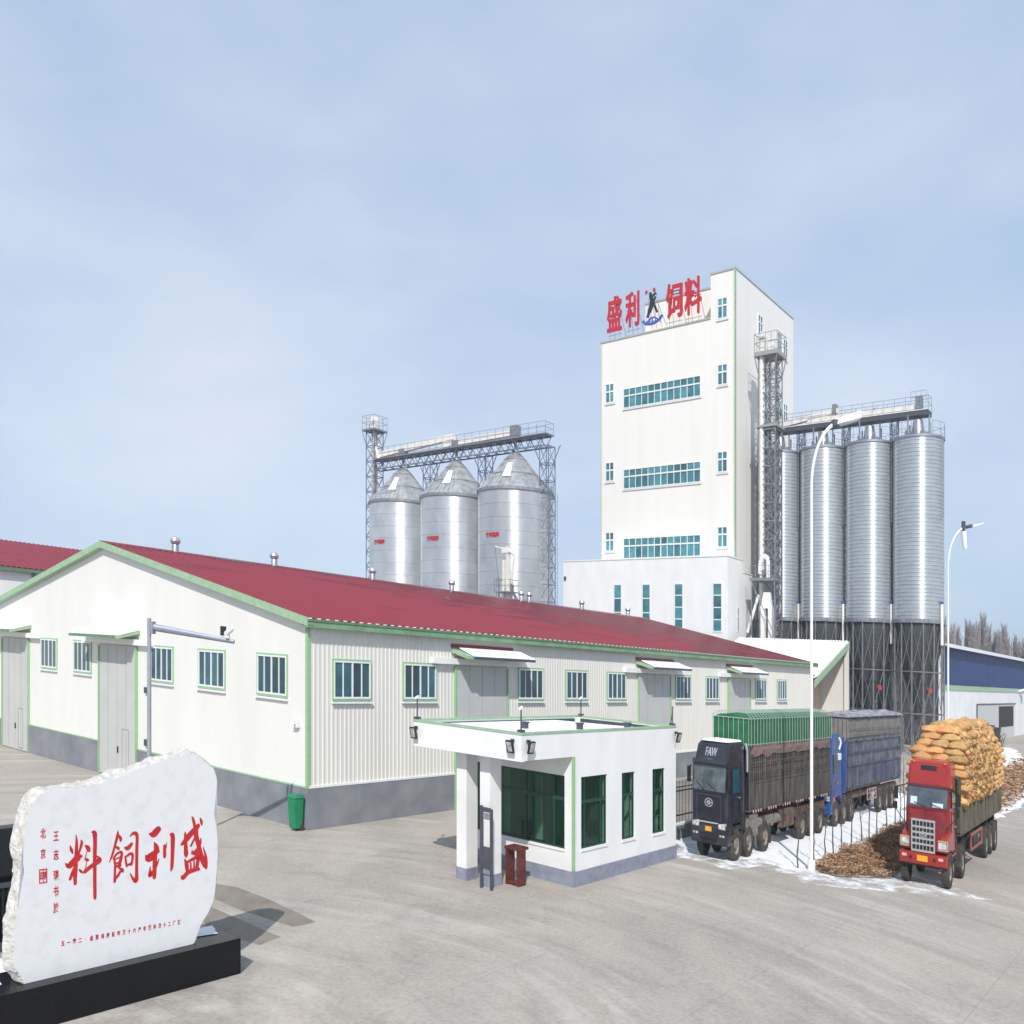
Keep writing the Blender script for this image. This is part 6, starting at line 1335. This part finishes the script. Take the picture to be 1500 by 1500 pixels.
for i, (x, y, h) in enumerate(((12.45, 37.42, 2.3), (14.44, 39.7, 1.6), (15.06, 40.27, 2.7), (16.1, 41.98, 1.7), (16.76, 42.45, 2.6), (18.05, 44.39, 1.9), (18.57, 44.7, 2.9), (19.55, 46.0, 2.1), (20.58, 47.19, 3.0), (21.48, 48.2, 2.3), (22.4, 49.6, 2.5), (23.3, 51.0, 2.6), (13.6, 38.7, 1.9))):
    fr = Frame(x, y, 0.); lab = 'bare young sapling in the snow beside the hedge, leftmost by the lamp post' if i == 0 else '%s thin bare sapling from the lamp post in the snow behind the brown hedge' % ORD[min(i, 12)]
    t = thing('sapling', fr, lab, 'tree', None if i == 0 else 'bare saplings along the hedge'); tag(t, group='bare saplings along the hedge')
    m = MB(); tw = branchy(m, (0, 0, 0), (.06*math.sin(i*2.1), .05, h), .036, 7, h*.45, i+1); part('trunk', m, SAPM, t, fr, recalc=False)
    m2 = MB()
    for b, c, e, r in tw: m2.tube(b, c, .012, 4); m2.tube(c, e, .008, 4)
    part('crown', m2, SAPM, t, fr, recalc=False)
for i, (x, y, h) in enumerate(((33.5, 60.0, 3.3), (36.2, 64.2, 3.0), (38.6, 68.5, 3.4), (40.9, 72.0, 3.0), (43.4, 76.5, 3.4), (46, 81, 3.2))):
    fr = Frame(x, y, 0.); t = thing('sapling', fr, '%s bare roadside sapling from the left before the white and blue shed' % ORD[i], 'tree', 'bare saplings before the blue-topped shed')
    m = MB(); tw = branchy(m, (0, 0, 0), (.1*math.sin(i*1.7), .05, h), .045, 14, h*.5, i+40); part('trunk', m, SAPM, t, fr, recalc=False)
    m2 = MB()
    for b, c, e, r in tw: m2.tube(b, c, .018, 4); m2.tube(c, e, .012, 4)
    part('crown', m2, SAPM, t, fr, recalc=False)
def inside(x, y, P):
    c = False
    for (x0, y0), (x1, y1) in zip(P, P[1:]+P[:1]):
        if (y0 > y) != (y1 > y) and x < (x1-x0)*(y-y0)/(y1-y0)+x0: c = not c
    return c
def leafy_bed(P, n, hmax, seed, size=.075):
    rr = random.Random(seed); m = MB(); xs_ = [p[0] for p in P]; ys_ = [p[1] for p in P]; k = 0
    while k < n:
        x, y = rr.uniform(min(xs_), max(xs_)), rr.uniform(min(ys_), max(ys_))
        if not inside(x, y, P): continue
        hn = .5+.5*noise.noise(Vector((x*.9, y*.9, seed))); gap = noise.noise(Vector((x*.55, y*.55, seed+7)))
        if gap < -.12: k += .25; continue
        z = rr.uniform(0, 1)**.7*hmax*(.35+.9*hn); a, b = rr.uniform(0, 6.28), rr.uniform(-1.2, 1.2); s = size*rr.uniform(.6, 1.4)
        u = Vector((math.cos(a), math.sin(a), 0))*s; v = Vector((-math.sin(a)*math.cos(b), math.cos(a)*math.cos(b), math.sin(b)/1.5))*s*.8; c = Vector((x, y, z+.02))
        m.add([tuple(c-u), tuple(c+v*.7), tuple(c+u), tuple(c-v*.7)], [(0, 1, 2, 3)]); k += 1
    for _ in range(n//30):
        x, y = rr.uniform(min(xs_), max(xs_)), rr.uniform(min(ys_), max(ys_))
        if inside(x, y, P): m.tube((x, y, 0), (x+rr.uniform(-.1, .1), y+rr.uniform(-.1, .1), hmax*rr.uniform(.6, 1.2)), .012, 3)
    return m
HP = [(12.994, 37.181), (13.646, 36.168), (16.034, 36.373), (18.6, 40.3), (21.4, 44.5), (24.9, 50.8), (23.711, 51.292), (20.901, 47.844), (18.127, 44.575), (15.805, 41.455)]
LEAF.node_tree.nodes['Principled BSDF'].inputs['Roughness'].default_value = .9
hd_ = solo('hedge', leafy_bed(HP, 19000, .30, 3, .05), LEAF, WLD, 'low brown dry-leaved hedge bed beside the lamp post and red truck', 'hedge', recalc=False); tag(hd_, kind='stuff')
solo('hedge_soil', patch_mesh(HP, .03, .15, seed=9), mat('brown_soil', (.20, .125, .08), .95, col2=(.62, .60, .58), scale=1.6, width=.2, mid=.58), WLD, 'brown soil under the low hedge', kind='structure')
HP2 = [(31.0, 55.6), (33.5, 58.0), (41, 67.5), (60, 92), (58, 96), (38, 70.5), (30.2, 58.5)]
tag(solo('hedge', leafy_bed(HP2, 9000, .9, 5, .13), LEAF, WLD, 'distant brown hedge in the snow right of the red truck', 'hedge', recalc=False), kind='stuff')
# poplars
def poplar_mesh(seed, h):
    rr = random.Random(seed); tr = MB(); cr = MB()
    tr.tube((0, 0, 0), (0, 0, h*.95), .28, 6, .06)
    for i in range(95):
        z0 = rr.uniform(.12, .93)*h; a = rr.uniform(0, 6.28); L_ = h*(.20+.12*rr.random())*(1.1-z0/h)+.7
        e = Vector((math.cos(a)*L_*.30, math.sin(a)*L_*.30, z0+L_*.85)); b = Vector((0, 0, z0)); mid = b.lerp(e, .5)+Vector((math.cos(a)*.15, math.sin(a)*.15, -.15))
        cr.tube(b, mid, .07, 3, cap=False); cr.tube(mid, e, .05, 3, .02, cap=False)
        for q in range(5):
            s0 = b.lerp(e, rr.uniform(.3, .95)); a2 = a+rr.uniform(-1.3, 1.3); l2 = rr.uniform(.4, 1.2)
            cr.tube(s0, s0+Vector((math.cos(a2)*l2*.35, math.sin(a2)*l2*.35, l2)), .035, 3, .012, cap=False)
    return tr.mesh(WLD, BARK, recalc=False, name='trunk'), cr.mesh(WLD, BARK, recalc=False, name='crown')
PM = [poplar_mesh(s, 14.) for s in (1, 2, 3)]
k = 0
for i in range(40):
    x = 103+i*.68+rnd.uniform(-.3, .3); y = 202+rnd.uniform(-3, 8)+i*.25; s = rnd.uniform(.92, 1.12)*(1.12 if i in (2, 4, 9, 13, 16, 20) else 1)
    tm, cm_ = PM[i % 3]; o = bpy.data.objects.new('poplar_tree', None); C.objects.link(o); o.location = warped_site(x, y, 0); o.scale = (s*1.05, s*1.05, s); o.rotation_euler = (0, 0, rnd.uniform(0, 6.28))
    tag(o, '%s slim bare poplar from the left in the row beyond the blue-topped shed' % ORD[i] if i < 26 else 'slim bare poplar at the right end of the far tree row', 'tree', 'bare poplars beyond the blue-topped shed')
    for nm, me in (('trunk', tm), ('crown', cm_)):
        c = bpy.data.objects.new(nm, me); C.objects.link(c); c.parent = o
print('objects', len(bpy.data.objects), 'tris', sum(len(m.loop_triangles) if m.loop_triangles else sum(len(p.vertices)-2 for p in m.polygons) for m in bpy.data.meshes))

# ------------------------------------------------------------------ thin winter haze
hz = bpy.data.materials.new('haze'); hz.use_nodes = True; n_ = hz.node_tree.nodes; n_.remove(n_['Principled BSDF'])
pv = n_.new('ShaderNodeVolumePrincipled'); pv.inputs['Color'].default_value = (.80, .87, .97, 1); pv.inputs['Density'].default_value = .00045; pv.inputs['Anisotropy'].default_value = .0
hz.node_tree.links.new(pv.outputs[0], n_['Material Output'].inputs['Volume'])
m = bpy.data.meshes.new('haze'); X0, X1, Y0, Y1 = -260, 300, -60, 420
V = [(x, y, -Z_SHEAR*x-1.6) for x, y in ((X0, Y0), (X1, Y0), (X1, Y1), (X0, Y1))]+[(x, y, 75) for x, y in ((X0, Y0), (X1, Y0), (X1, Y1), (X0, Y1))]
m.from_pydata(V, [], [(0,3,2,1),(4,5,6,7),(0,1,5,4),(1,2,6,5),(2,3,7,6),(3,0,4,7)]); m.materials.append(hz)
o = bpy.data.objects.new('haze', m); C.objects.link(o); o['kind'] = 'stuff'
